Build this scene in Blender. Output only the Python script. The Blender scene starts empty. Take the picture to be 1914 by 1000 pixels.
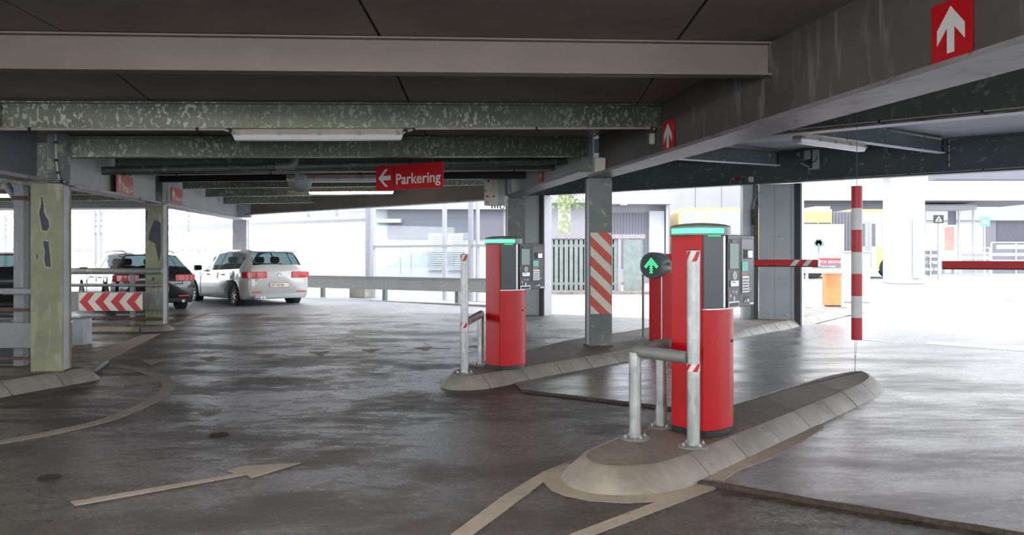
import bpy, bmesh, math, random
from mathutils import Vector, Matrix
random.seed(7)
SC = bpy.context.scene
C = SC.collection
# ------------------------------------------------------------------ camera
F = 1640.0; HU = 957.0; HV = 483.0; CH = 1.30
cam = bpy.data.cameras.new('camera'); camo = bpy.data.objects.new('camera', cam); C.objects.link(camo)
camo.location = (0, 0, CH); camo.rotation_euler = (math.pi/2, 0, 0)
cam.sensor_width = 36; cam.lens = 36*F/1914; cam.shift_y = -(500-HV)/1914
cam.clip_start = 0.05; cam.clip_end = 500
SC.camera = camo
# ------------------------------------------------------------------ light
SC.view_settings.view_transform = 'Standard'; SC.view_settings.look = 'None'
SC.view_settings.gamma = 1; SC.view_settings.use_curve_mapping = False
SC.view_settings.exposure = 0.18
w = bpy.data.worlds.new('overcast_sky'); SC.world = w; w.use_nodes = True
wn = w.node_tree.nodes; wl = w.node_tree.links
bg = wn['Background']; bg.inputs['Strength'].default_value = 3.7
tc = wn.new('ShaderNodeTexCoord'); nz = wn.new('ShaderNodeTexNoise'); nz.inputs['Scale'].default_value = 2.2
rp = wn.new('ShaderNodeValToRGB'); rp.color_ramp.elements[0].color = (.84, .90, 1, 1); rp.color_ramp.elements[1].color = (1, 1, 1, 1)
rp.color_ramp.elements[0].position = .35; rp.color_ramp.elements[1].position = .65
wl.new(tc.outputs['Generated'], nz.inputs['Vector']); wl.new(nz.outputs['Fac'], rp.inputs['Fac']); wl.new(rp.outputs['Color'], bg.inputs['Color'])
sl = bpy.data.lights.new('sun', 'SUN'); sl.energy = .8; sl.angle = math.radians(8); sl.color = (1, .98, .95)
so = bpy.data.objects.new('sun', sl); C.objects.link(so); so.rotation_euler = (math.radians(38), math.radians(-18), 0)

# ------------------------------------------------------------------ helpers
PI = math.pi
def V(*a): return Vector(a)
def P(u, v, Y): return Vector(((u-HU)*Y/F, Y, CH+(HV-v)*Y/F))
def G(u, v, z=0.0):
    Y = (CH-z)*F/(v-HV); return Vector(((u-HU)*Y/F, Y, z))
def X(u, Y): return (u-HU)*Y/F
def Z(v, Y): return CH+(HV-v)*Y/F
DV = Vector((.6, .8, 0)); RV = Vector((.8, -.6, 0))

class MB:
    def __init__(s): s.v = []; s.f = []; s.m = []; s.sm = []
    def add(s, vs, fs, mi=0, sm=False):
        b = len(s.v); s.v += [tuple(p) for p in vs]
        for f in fs: s.f.append([b+i for i in f]); s.m.append(mi); s.sm.append(sm)
        return s
    def box(s, c, d, rz=0, mi=0, rot=None):
        R = rot or Matrix.Rotation(rz, 3, 'Z'); c = Vector(c)
        vs = [c+R@Vector((sx*d[0]/2, sy*d[1]/2, sz*d[2]/2)) for sz in (-1, 1) for sy in (-1, 1) for sx in (-1, 1)]
        return s.add(vs, [(0,2,3,1),(4,5,7,6),(0,1,5,4),(2,6,7,3),(0,4,6,2),(1,3,7,5)], mi)
    def bx(s, x0, x1, y0, y1, z0, z1, mi=0):
        return s.box(((x0+x1)/2, (y0+y1)/2, (z0+z1)/2), (abs(x1-x0), abs(y1-y0), abs(z1-z0)), 0, mi)
    def beam(s, a, b, wd, h, mi=0, up=(0,0,1)):      # bar from a to b, height h along up, width wd
        a = Vector(a); b = Vector(b); d = b-a; L = d.length; d.normalize(); up = Vector(up)
        side = d.cross(up).normalized(); u2 = side.cross(d).normalized()
        R = Matrix((d, side, u2)).transposed()
        return s.box((a+b)/2, (L, wd, h), 0, mi, R)
    def prism(s, pts, z0, z1, mi=0, sm=False):
        n = len(pts); ar = sum(pts[i][0]*pts[(i+1)%n][1]-pts[(i+1)%n][0]*pts[i][1] for i in range(n))
        if ar < 0: pts = list(reversed(pts))
        vs = [(p[0], p[1], z0) for p in pts]+[(p[0], p[1], z1) for p in pts]
        s.add(vs, [list(range(n-1, -1, -1)), list(range(n, 2*n))], mi)
        b = len(s.v)-2*n
        for i in range(n):
            j = (i+1) % n; s.f.append([b+i, b+j, b+n+j, b+n+i]); s.m.append(mi); s.sm.append(sm)
        return s
    def plate(s, pts, o, ex, ey, d0, d1, mi=0):      # 2-D outline on a frame, extruded along the normal
        o = Vector(o); ex = Vector(ex).normalized(); ey = Vector(ey).normalized(); ez = ex.cross(ey)
        t = MB().prism(pts, d0, d1, mi)
        vs = [o+ex*p[0]+ey*p[1]+ez*p[2] for p in t.v]
        return s.add(vs, t.f, mi)
    def tube(s, pts, r, n=12, mi=0, caps=True, sm=True):
        pts = [Vector(p) for p in pts]; m = len(pts); rs = r if isinstance(r, (list, tuple)) else [r]*m
        rings = []; prev = None
        for i, p in enumerate(pts):
            t = (pts[min(i+1, m-1)]-pts[max(i-1, 0)]).normalized()
            if prev is None:
                a = Vector((0, 0, 1)) if abs(t.z) < .9 else Vector((1, 0, 0)); x = t.cross(a).normalized()
            else:
                x = (prev-t*prev.dot(t)).normalized()
            prev = x; y = t.cross(x)
            rings.append([p+(x*math.cos(2*PI*k/n)+y*math.sin(2*PI*k/n))*rs[i] for k in range(n)])
        b = len(s.v)
        for rg in rings: s.v += [tuple(q) for q in rg]
        for i in range(m-1):
            for k in range(n):
                k2 = (k+1) % n
                s.f.append([b+i*n+k, b+i*n+k2, b+(i+1)*n+k2, b+(i+1)*n+k]); s.m.append(mi); s.sm.append(sm)
        if caps:
            s.f.append([b+k for k in range(n-1, -1, -1)]); s.m.append(mi); s.sm.append(False)
            s.f.append([b+(m-1)*n+k for k in range(n)]); s.m.append(mi); s.sm.append(False)
        return s
    def lathe(s, prof, c, axis=(0,0,1), n=24, mi=0, sm=True):   # prof: (radius, height)
        c = Vector(c); ax = Vector(axis).normalized()
        a = Vector((0, 0, 1)) if abs(ax.z) < .9 else Vector((1, 0, 0)); x = ax.cross(a).normalized(); y = ax.cross(x)
        b = len(s.v); m = len(prof)
        for (r, h) in prof:
            for k in range(n): s.v.append(tuple(c+ax*h+(x*math.cos(2*PI*k/n)+y*math.sin(2*PI*k/n))*max(r, 1e-4)))
        for i in range(m-1):
            for k in range(n):
                k2 = (k+1) % n
                s.f.append([b+i*n+k, b+i*n+k2, b+(i+1)*n+k2, b+(i+1)*n+k]); s.m.append(mi); s.sm.append(sm)
        return s
    def text(s, body, o, ex, ey, size, d0, d1, bold=.0, mi=0, align='LEFT'):
        cu = bpy.data.curves.new('t', 'FONT'); cu.body = body; cu.size = size; cu.offset = bold*size
        cu.extrude = (d1-d0)/2; cu.align_x = align; cu.resolution_u = 3
        ob = bpy.data.objects.new('t', cu); C.objects.link(ob)
        dg = bpy.context.evaluated_depsgraph_get(); me = bpy.data.meshes.new_from_object(ob.evaluated_get(dg))
        o = Vector(o); ex = Vector(ex).normalized(); ey = Vector(ey).normalized(); ez = ex.cross(ey)
        vs = [o+ex*q.co.x+ey*q.co.y+ez*(q.co.z+(d0+d1)/2) for q in me.vertices]
        s.add(vs, [list(p.vertices) for p in me.polygons], mi)
        bpy.data.objects.remove(ob); bpy.data.curves.remove(cu); bpy.data.meshes.remove(me)
        return s
    def mesh(s, name, mats, inv=None):
        me = bpy.data.meshes.new(name)
        vs = s.v if inv is None else [tuple(inv@Vector(p)) for p in s.v]
        me.from_pydata(vs, [], s.f)
        for m in (mats if isinstance(mats, (list, tuple)) else [mats]): me.materials.append(m)
        me.polygons.foreach_set('material_index', s.m); me.polygons.foreach_set('use_smooth', s.sm)
        bm = bmesh.new(); bm.from_mesh(me); bmesh.ops.recalc_face_normals(bm, faces=bm.faces); bm.to_mesh(me); bm.free()
        me.set_sharp_from_angle(angle=math.radians(38)); me.update(); return me

def tag(o, label=None, cat=None, group=None, kind=None):
    if label: o['label'] = label
    if cat: o['category'] = cat
    if group: o['group'] = group
    if kind: o['kind'] = kind
    return o
def obj(name, mb, mats, parent=None, world=False, bevel=0, **k):
    inv = None
    if parent is not None and world:
        inv = chainmat(parent).inverted()
    o = bpy.data.objects.new(name, mb.mesh(name, mats, inv)); C.objects.link(o)
    if parent is not None: o.parent = parent
    if bevel:
        b = o.modifiers.new('bevel', 'BEVEL'); b.width = bevel; b.segments = 2; b.limit_method = 'ANGLE'; b.angle_limit = math.radians(40)
    return tag(o, **k)
def chainmat(o):
    m = o.matrix_basis.copy()
    while o.parent is not None: o = o.parent; m = o.matrix_basis @ m
    return m
def thing(name, loc, label, cat, rz=0, group=None, kind=None):
    o = bpy.data.objects.new(name, None); C.objects.link(o); o.empty_display_size = .1
    o.location = loc; o.rotation_euler = (0, 0, rz)
    return tag(o, label, cat, group, kind)
def dup(root, loc, rz, label, group=None):
    def cp(o, par):
        c = o.copy(); C.objects.link(c); c.parent = par
        for ch in kids[o]: cp(ch, c)
        return c
    kids = {}
    for o in C.objects: kids.setdefault(o, [])
    for o in list(C.objects):
        if o.parent: kids[o.parent].append(o)
    r = cp(root, None); r.location = loc; r.rotation_euler = (0, 0, rz); r['label'] = label
    if group: r['group'] = group
    return r

# ------------------------------------------------------------------ materials
def nt(name):
    m = bpy.data.materials.new(name); m.use_nodes = True; return m, m.node_tree.nodes, m.node_tree.links, m.node_tree.nodes['Principled BSDF']
def c4(c): return (c[0], c[1], c[2], 1)
def plain(name, col, rough=.5, metal=0, noise=.12, scale=8, bump=0.0, coat=0, spec=.5):
    m, n, l, b = nt(name)
    tc = n.new('ShaderNodeTexCoord'); nz = n.new('ShaderNodeTexNoise'); nz.inputs['Scale'].default_value = scale; nz.inputs['Detail'].default_value = 5
    l.new(tc.outputs['Object'], nz.inputs['Vector'])
    r = n.new('ShaderNodeValToRGB'); r.color_ramp.elements[0].position = .3; r.color_ramp.elements[1].position = .7
    r.color_ramp.elements[0].color = c4([x*(1-noise) for x in col]); r.color_ramp.elements[1].color = c4([min(1, x*(1+noise)) for x in col])
    l.new(nz.outputs['Fac'], r.inputs['Fac']); l.new(r.outputs['Color'], b.inputs['Base Color'])
    b.inputs['Roughness'].default_value = rough; b.inputs['Metallic'].default_value = metal; b.inputs['Coat Weight'].default_value = coat
    b.inputs['Specular IOR Level'].default_value = spec
    if bump:
        bp = n.new('ShaderNodeBump'); bp.inputs['Strength'].default_value = bump; bp.inputs['Distance'].default_value = .01
        n2 = n.new('ShaderNodeTexNoise'); n2.inputs['Scale'].default_value = scale*8; n2.inputs['Detail'].default_value = 6
        l.new(tc.outputs['Object'], n2.inputs['Vector']); l.new(n2.outputs['Fac'], bp.inputs['Height']); l.new(bp.outputs['Normal'], b.inputs['Normal'])
    return m
def emit(name, col, st):
    m, n, l, b = nt(name); b.inputs['Base Color'].default_value = c4(col); b.inputs['Emission Color'].default_value = c4(col); b.inputs['Emission Strength'].default_value = st; return m
def blotch(name, base, dark, spot, lo=.56, hi=.60, scale=14, streak=(1, 1, 1), amount=1.0, rough=.5, metal=.0, big=.8):
    """weathered steel: a two-tone ground with flaky pale spots, optionally drawn out into runs"""
    m, n, l, b = nt(name)
    tc = n.new('ShaderNodeTexCoord'); mp = n.new('ShaderNodeMapping'); mp.inputs['Scale'].default_value = streak
    l.new(tc.outputs['Object'], mp.inputs['Vector'])
    n1 = n.new('ShaderNodeTexNoise'); n1.inputs['Scale'].default_value = big; n1.inputs['Detail'].default_value = 8; n1.inputs['Roughness'].default_value = .65
    l.new(tc.outputs['Object'], n1.inputs['Vector'])
    r1 = n.new('ShaderNodeValToRGB'); r1.color_ramp.elements[0].position = .35; r1.color_ramp.elements[1].position = .65
    r1.color_ramp.elements[0].color = c4(dark); r1.color_ramp.elements[1].color = c4(base); l.new(n1.outputs['Fac'], r1.inputs['Fac'])
    n2 = n.new('ShaderNodeTexNoise'); n2.inputs['Scale'].default_value = scale; n2.inputs['Detail'].default_value = 3; n2.inputs['Distortion'].default_value = .6
    l.new(mp.outputs['Vector'], n2.inputs['Vector'])
    r2 = n.new('ShaderNodeValToRGB'); r2.color_ramp.elements[0].position = lo; r2.color_ramp.elements[1].position = hi
    l.new(n2.outputs['Fac'], r2.inputs['Fac'])
    n3 = n.new('ShaderNodeTexNoise'); n3.inputs['Scale'].default_value = 1.3; n3.inputs['Detail'].default_value = 2
    l.new(tc.outputs['Object'], n3.inputs['Vector'])
    mr = n.new('ShaderNodeMapRange'); mr.inputs['From Min'].default_value = .35; mr.inputs['From Max'].default_value = .6; mr.inputs['To Min'].default_value = .25; mr.inputs['To Max'].default_value = 1
    l.new(n3.outputs['Fac'], mr.inputs['Value'])
    mu = n.new('ShaderNodeMath'); mu.operation = 'MULTIPLY'; l.new(r2.outputs['Color'], mu.inputs[0]); l.new(mr.outputs['Result'], mu.inputs[1])
    m2 = n.new('ShaderNodeMath'); m2.operation = 'MULTIPLY'; l.new(mu.outputs[0], m2.inputs[0]); m2.inputs[1].default_value = amount
    mx = n.new('ShaderNodeMix'); mx.data_type = 'RGBA'; l.new(m2.outputs[0], mx.inputs['Factor']); l.new(r1.outputs['Color'], mx.inputs['A']); mx.inputs['B'].default_value = c4(spot)
    l.new(mx.outputs['Result'], b.inputs['Base Color']); b.inputs['Roughness'].default_value = rough; b.inputs['Metallic'].default_value = metal
    bp = n.new('ShaderNodeBump'); bp.inputs['Strength'].default_value = .25; bp.inputs['Distance'].default_value = .004
    l.new(r2.outputs['Color'], bp.inputs['Height']); l.new(bp.outputs['Normal'], b.inputs['Normal'])
    return m
def asphalt(name, c0, c1, r0, r1, bump=.5, grain=90, stretch=(.6, .25, 1), patch=(.40, .62), rot=0, mott=.14):
    m, n, l, b = nt(name)
    tc = n.new('ShaderNodeTexCoord')
    mp = n.new('ShaderNodeMapping'); mp.inputs['Scale'].default_value = stretch; mp.inputs['Rotation'].default_value = (0, 0, rot); l.new(tc.outputs['Object'], mp.inputs['Vector'])
    def noise(sc, det, rg, vec, dist=0):
        q = n.new('ShaderNodeTexNoise'); q.inputs['Scale'].default_value = sc; q.inputs['Detail'].default_value = det; q.inputs['Roughness'].default_value = rg; q.inputs['Distortion'].default_value = dist
        l.new(vec, q.inputs['Vector']); return q.outputs['Fac']
    def math_(op, x, y, z=None):
        q = n.new('ShaderNodeMath'); q.operation = op
        for i, t in enumerate((x, y, z)):
            if t is None: continue
            if isinstance(t, (int, float)): q.inputs[i].default_value = t
            else: l.new(t, q.inputs[i])
        return q.outputs[0]
    big = noise(1.1, 12, .72, mp.outputs['Vector'], .2)
    mid = noise(9, 10, .75, mp.outputs['Vector'], .3)
    fine = noise(grain, 5, .7, tc.outputs['Object'])
    pit = noise(grain*.33, 6, .7, tc.outputs['Object'])
    rr = n.new('ShaderNodeMapRange'); rr.inputs['From Min'].default_value = patch[0]; rr.inputs['From Max'].default_value = patch[1]
    rr.inputs['To Min'].default_value = r0; rr.inputs['To Max'].default_value = r1; l.new(big, rr.inputs['Value'])
    ro = math_('MULTIPLY_ADD', math_('SUBTRACT', mid, .5), mott*7, rr.outputs['Result'])
    ro = math_('MULTIPLY_ADD', math_('SUBTRACT', pit, .5), mott*5, ro)
    ro = math_('MAXIMUM', math_('MINIMUM', ro, .95), .10); l.new(ro, b.inputs['Roughness'])
    hf = math_('MULTIPLY_ADD', pit, .55, math_('MULTIPLY', fine, .45))
    hc = math_('MULTIPLY_ADD', mid, .45, math_('MULTIPLY', hf, .55))
    cr = n.new('ShaderNodeValToRGB'); cr.color_ramp.elements[0].position = .435; cr.color_ramp.elements[1].position = .565
    cr.color_ramp.elements[0].color = c4(c0); cr.color_ramp.elements[1].color = c4(c1); l.new(hc, cr.inputs['Fac']); l.new(cr.outputs['Color'], b.inputs['Base Color'])
    bp = n.new('ShaderNodeBump'); bp.inputs['Strength'].default_value = bump; bp.inputs['Distance'].default_value = .008
    l.new(hf, bp.inputs['Height'])
    b2 = n.new('ShaderNodeBump'); b2.inputs['Strength'].default_value = bump*.6; b2.inputs['Distance'].default_value = .03
    l.new(mid, b2.inputs['Height']); l.new(bp.outputs['Normal'], b2.inputs['Normal']); l.new(b2.outputs['Normal'], b.inputs['Normal'])
    return m
def glass(name, tint=(.8, .9, .9), alpha=.35, rough=.03):
    m, n, l, b = nt(name)
    tr = n.new('ShaderNodeBsdfTransparent'); tr.inputs['Color'].default_value = c4(tint)
    gl = n.new('ShaderNodeBsdfGlossy'); gl.inputs['Roughness'].default_value = rough
    fr = n.new('ShaderNodeLayerWeight'); fr.inputs['Blend'].default_value = .12
    mx = n.new('ShaderNodeMixShader'); out = n['Material Output']
    l.new(fr.outputs['Facing'], mx.inputs['Fac']); l.new(tr.outputs[0], mx.inputs[1]); l.new(gl.outputs[0], mx.inputs[2]); l.new(mx.outputs[0], out.inputs['Surface'])
    return m

M = {}
M['asphalt'] = asphalt('worn_asphalt', (.026, .023, .022), (.125, .113, .106), .18, .50, bump=.95, patch=(.42, .58), stretch=(.55, .8, 1))
M['slab'] = asphalt('smooth_wet_slab', (.14, .132, .145), (.25, .24, .26), .17, .42, bump=.16, grain=140, stretch=(.35, 1.1, 1), patch=(.40, .62), rot=-.93, mott=.05)
M['island_top'] = asphalt('island_asphalt', (.15, .13, .115), (.31, .275, .25), .6, .9, bump=.5)
M['outside'] = asphalt('pale_outdoor_paving', (.25, .25, .27), (.40, .40, .42), .45, .75, bump=.3)
M['paint'] = blotch('worn_road_paint', (.44, .40, .35), (.34, .31, .275), (.20, .18, .165), .58, .66, 30, amount=.6, rough=.75, big=3)
M['paint_white'] = plain('white_paint', (.8, .8, .8), .5)
M['curb'] = blotch('kerb_concrete', (.38, .36, .32), (.22, .205, .18), (.46, .44, .40), .60, .72, 18, rough=.5, big=2.5, amount=.6)
M['curb_seam'] = plain('brown_joint', (.075, .06, .045), .8, noise=.5, scale=40, bump=.8)
M['beam_brown'] = blotch('brown_grey_beam', (.27, .24, .21), (.21, .185, .165), (.32, .29, .25), .66, .75, 10, rough=.6, amount=.4)
M['galv'] = blotch('spotted_green_galvanised', (.165, .18, .14), (.105, .118, .098), (.42, .48, .41), .54, .60, 30, (1, 1, .55), rough=.42, metal=.25)
M['galv_dark'] = blotch('dark_green_galvanised', (.13, .155, .135), (.085, .105, .092), (.22, .28, .24), .58, .66, 12, rough=.45, metal=.2)
M['teal'] = blotch('blue_green_galvanised', (.088, .12, .125), (.062, .086, .092), (.20, .27, .265), .61, .68, 11, rough=.42, metal=.2)
M['girder'] = blotch('weathered_girder', (.14, .13, .12), (.080, .075, .072), (.27, .29, .29), .56, .70, 6, (1.3, 1.3, .25), rough=.5, metal=.15, amount=.7)
M['girder_soffit'] = blotch('girder_underside', (.30, .29, .32), (.19, .18, .20), (.10, .10, .11), .58, .66, 9, (.5, .5, 1), rough=.4, metal=.15)
M['girder_blue'] = blotch('blue_grey_girder', (.11, .12, .14), (.075, .08, .10), (.22, .25, .28), .64, .74, 7, (1.5, 1.5, .4), rough=.5)
M['girder_pale'] = blotch('pale_grey_girder', (.46, .50, .50), (.36, .40, .40), (.56, .60, .60), .6, .75, 7, (1.5, 1.5, .4), rough=.5)
M['black_steel'] = plain('black_steel', (.018, .02, .024), .5)
M['ceil'] = blotch('brown_ceiling_sheet', (.29, .25, .22), (.21, .18, .16), (.35, .31, .28), .60, .75, 5, (.4, 1.6, 1), rough=.62, amount=.5)
M['ceil_pale'] = plain('pale_ceiling', (.32, .33, .36), .6, noise=.15, scale=2)
M['slabtop'] = plain('deck_concrete', (.35, .35, .34), .8)
M['col_green'] = blotch('olive_flaking_column', (.29, .31, .20), (.20, .21, .15), (.42, .42, .34), .55, .64, 12, (1, 1, .22), rough=.65, amount=.6, big=4)
M['col_grey'] = blotch('grey_steel_column', (.19, .215, .21), (.125, .15, .15), (.34, .34, .20), .60, .62, 7, rough=.5, amount=1, big=3)
M['col_pale'] = plain('pale_steel', (.50, .51, .55), .45, noise=.2, scale=4)
M['panel_grey'] = plain('grey_door_casing', (.46, .52, .53), .33, noise=.08, scale=2)
M['panel_dark'] = plain('dark_strip', (.03, .032, .045), .45)
M['zinc'] = blotch('galvanised_pipe', (.52, .55, .54), (.30, .33, .33), (.64, .66, .64), .55, .62, 30, (1, 1, .25), rough=.33, metal=.5, amount=.7, big=5)
M['zinc_dull'] = blotch('dull_zinc', (.27, .285, .285), (.18, .195, .20), (.38, .39, .39), .6, .7, 12, (1, 1, .3), rough=.45, metal=.15)
M['rust'] = plain('rusty_steel', (.12, .075, .05), .8, noise=.5, scale=20)
M['red'] = plain('glossy_red_paint', (.54, .003, .008), .34, noise=.03, spec=.35)
M['red_sign'] = plain('red_sign_face', (.50, .006, .014), .35, noise=.03)
M['red_faded'] = plain('faded_red', (.62, .11, .07), .5, noise=.1)
M['white_sign'] = plain('white_reflective', (.72, .74, .74), .4, noise=.03)
M['cream'] = plain('cream_paint', (.74, .72, .64), .5, noise=.06)
M['black'] = plain('matt_black', (.012, .012, .013), .45)
M['anthracite'] = plain('anthracite_housing', (.022, .030, .034), .30, noise=.05)
M['face'] = plain('terminal_face', (.035, .042, .046), .38)
M['cap'] = plain('grey_cap', (.20, .25, .235), .35)
M['lamp_face'] = plain('grey_green_lamp_face', (.07, .12, .11), .35)
M['lamp_grey'] = plain('grey_green_lamp_shell', (.13, .17, .165), .32)
M['silver'] = plain('brushed_silver', (.55, .57, .58), .3, metal=.7, noise=.05)
M['led'] = emit('green_led', (.01, 1, .20), 2.2)
M['led_core'] = emit('green_led_core', (.07, 1, .27), 2.6)
M['screen'] = emit('dim_screen', (.22, .30, .29), .35)
M['screen_teal'] = emit('teal_screen', (.15, .42, .36), .5)
M['tube'] = emit('lit_fluorescent', (1, .86, .68), 14)
M['tube_near'] = emit('lit_fluorescent_near', (1, .88, .76), 58)
M['lens'] = plain('unlit_diffuser', (.72, .73, .76), .25, noise=.04)
M['lamp_body'] = plain('beige_lamp_body', (.48, .45, .36), .5)
M['conduit'] = plain('beige_cable', (.42, .39, .33), .5)
M['carwhite'] = plain('white_car_paint', (.70, .71, .70), .2, noise=.01, coat=1)
M['carblack'] = plain('dark_car_paint', (.022, .026, .030), .18, noise=.01, coat=1)
M['carglass'] = glass('tinted_car_glass', (.42, .52, .52))
M['pane'] = glass('window_pane', (.93, .97, .98))
M['tyre'] = plain('tyre_rubber', (.018, .018, .018), .75)
M['rim'] = plain('alloy_rim', (.5, .5, .5), .25, metal=.8)
M['taillight'] = plain('red_tail_light', (.65, .02, .02), .15, coat=1)
M['plate_white'] = plain('number_plate_white', (.8, .8, .8), .4)
M['seat'] = plain('grey_seat_cloth', (.05, .06, .06), .8)
M['frame_white'] = plain('white_frame', (.46, .47, .51), .45, noise=.04)
M['frame_grey'] = plain('grey_frame', (.34, .35, .39), .45, noise=.06)
M['guard'] = blotch('guard_rail_zinc', (.40, .41, .40), (.33, .34, .33), (.48, .49, .48), .55, .62, 25, rough=.5, metal=.2)
M['facade'] = plain('pale_facade', (.33, .33, .36), .7, noise=.05, scale=1)
M['facade_grey'] = plain('grey_facade', (.17, .17, .20), .7, noise=.06, scale=1)
M['facade_white'] = plain('white_facade', (.47, .48, .50), .7, noise=.04, scale=1)
M['dark_open'] = plain('opening_shade', (.09, .09, .11), .7)  # flat dark colour painted in for shade inside openings
M['fence'] = plain('green_grey_boards', (.22, .26, .25), .7, noise=.15, scale=6)
M['fence_cap'] = plain('fence_capping', (.30, .28, .31), .7)
M['bark'] = blotch('plane_tree_bark', (.32, .34, .22), (.24, .26, .17), (.55, .57, .45), .5, .56, 6, rough=.8)
M['leaf'] = plain('spring_leaf', (.30, .42, .15), .6, noise=.3)
M['busyellow'] = plain('bus_yellow', (.62, .47, .20), .35, noise=.03)
M['buswhite'] = plain('bus_cream', (.50, .48, .44), .4, noise=.03)
M['busdark'] = plain('bus_window', (.12, .12, .14), .2)
M['busgrey'] = plain('bus_bellows', (.32, .32, .36), .7)
M['orange'] = plain('orange_bin', (.85, .30, .12), .5)
M['lilac'] = plain('pale_lilac_cabinet', (.55, .50, .66), .5)
M['poster'] = plain('poster_paper', (.50, .52, .53), .5, noise=.03)
M['poster_green'] = plain('poster_green', (.16, .28, .25), .6)
M['poster_pink'] = plain('poster_pink', (.80, .35, .30), .6)
M['poster_red'] = plain('poster_red', (.70, .06, .07), .5)
M['poster_grey'] = plain('poster_grey', (.18, .18, .2), .5)
M['teal_sign'] = plain('teal_sign', (.15, .48, .46), .5)
M['wire'] = plain('thin_wire', (.12, .13, .13), .5)

# ================================================================== FLOOR AND GROUND
floor = obj('floor', MB().prism([(-30, -8), (14, -8), (20, 3), (9.5, 13.4), (5.2, 17.4), (1.2, 20.2), (-.9, 22.9), (-6.9, 27.4), (-30, 33)], -.12, 0), M['asphalt'], kind='structure')
gr = MB()   # outdoor ground: gently rising beyond the exit
rows = [(-12, -.02), (10, -.02), (20, -.012), (30, .18), (42, .42), (70, .62), (160, .7)]
for (y0, z0), (y1, z1) in zip(rows[:-1], rows[1:]):
    gr.add([(-150, y0, z0-.14), (150, y0, z0-.14), (150, y1, z1-.14), (-150, y1, z1-.14), (-150, y0, z0), (150, y0, z0), (150, y1, z1), (-150, y1, z1)],
           [(0,3,2,1), (4,5,6,7), (0,1,5,4), (2,3,7,6), (0,4,7,3), (1,2,6,5)])
def gz(y):
    for (y0, z0), (y1, z1) in zip(rows[:-1], rows[1:]):
        if y0 <= y <= y1: return z0+(z1-z0)*(y-y0)/(y1-y0)
    return 0
obj('floor_outside', gr, M['outside'], kind='structure')
# smoother lane slab with its front edges
sl_pts = [(.10, 8.56), (1.9, 7.14), (1.2, 5.6), (1.0, 5.12), (6.2, 1.22), (14, 6), (9.6, 13.3), (5.9, 17.3), (5.2, 16.2), (3.3, 13.7), (1.4, 10.9), (.02, 9.1)]
obj('lane_slab', MB().prism(sl_pts, .0005, .014), M['slab'], floor, label='smoother wet lane slab past the machines')
def seam(a, b):
    a = Vector(a); b = Vector(b); n = int((b-a).length/.12)+1; pl = []; mi = []
    side = Vector((.6, .8, 0))
    for i in range(n+1):
        t = i/n; p = a.lerp(b, t)
        pl.append(p-side*(.022+random.uniform(-.008, .010))); mi.append(p+side*(.022+random.uniform(-.006, .006)))
    m = MB(); vs = []
    for p, q in zip(pl, mi):
        h = .018+random.uniform(0, .005)
        vs += [(p.x, p.y, .0005), (p.x+.004, p.y+.006, h), (q.x, q.y, h), (q.x, q.y, .0005)]
    fs = []
    for i in range(n):
        for k in range(4):
            k2 = (k+1) % 4; fs.append([4*i+k, 4*i+k2, 4*i+4+k2, 4*i+4+k])
    fs += [[0, 1, 2, 3], [4*n+3, 4*n+2, 4*n+1, 4*n]]
    return m.add(vs, fs)
obj('slab_edge', seam((.10, 8.54, 0), (1.75, 7.25, 0)), M['curb_seam'], floor)
obj('slab_edge', seam((1.08, 5.06, 0), (5.0, 2.12, 0)), M['curb_seam'], floor)

def gpoly(px, z=0, h=.004, name='lane_marking', mat='paint', zb=.0005, **k):
    pts = [tuple(G(u, v, z))[:2] for u, v in px]
    return obj(name, MB().prism(pts, z+zb, z+zb+h), M[mat], floor, **k)
def gline(px, wd, name='lane_line', mat='paint', **k):
    # smooth line through pixel points on the ground
    p = [G(u, v) for u, v in px]; q = []
    for i in range(len(p)-1):
        p0 = p[max(i-1, 0)]; p1 = p[i]; p2 = p[i+1]; p3 = p[min(i+2, len(p)-1)]
        for j in range(6):
            t = j/6; q.append(.5*((2*p1)+(p2-p0)*t+(2*p0-5*p1+4*p2-p3)*t*t+(-p0+3*p1-3*p2+p3)*t**3))
    q.append(p[-1]); L = []; R = []
    for i in range(len(q)):
        t = (q[min(i+1, len(q)-1)]-q[max(i-1, 0)]).normalized(); s = Vector((-t.y, t.x, 0))*wd/2
        L.append((q[i]+s)); R.append((q[i]-s))
    m = MB(); vs = []
    for a, b in zip(L, R): vs += [(a.x, a.y, .0005), (a.x, a.y, .0045), (b.x, b.y, .0045), (b.x, b.y, .0005)]
    fs = []
    for i in range(len(L)-1):
        for kk in range(4):
            k2 = (kk+1) % 4; fs.append([4*i+kk, 4*i+k2, 4*i+4+k2, 4*i+4+kk])
    n = len(L)-1; fs += [[0, 1, 2, 3], [4*n+3, 4*n+2, 4*n+1, 4*n]]
    return obj(name, m.add(vs, fs), M[mat], floor, **k)
gline([(212, 682), (262, 692), (298, 704), (316, 718), (305, 737), (272, 756), (200, 785), (100, 809), (0, 827), (-120, 846)], .125, label='curved worn white line sweeping to the left')
gpoly([(155, 671), (200, 675), (300, 624), (266, 626)], label='worn wide stripe behind the olive column')
gline([(330, 606), (372, 592), (430, 573), (470, 561)], .15)
gpoly([(132, 939), (420, 890), (441, 885), (425, 881), (456, 872), (500, 869), (563, 866), (470, 894), (461, 888), (141, 946)], name='direction_arrow', label='long faded straight-ahead arrow on the asphalt')
for tr in [[(265, 673), (310, 671), (282, 682)], [(373, 670), (416, 667), (393, 677)], [(475, 664), (520, 661), (498, 671)], [(577, 658), (618, 657), (598, 666)], [(676, 654), (713, 652), (693, 660)], [(772, 650), (812, 648), (797, 656)], [(872, 647), (900, 645), (898, 652)]]:
    gpoly(tr, name='yield_triangle')
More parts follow.
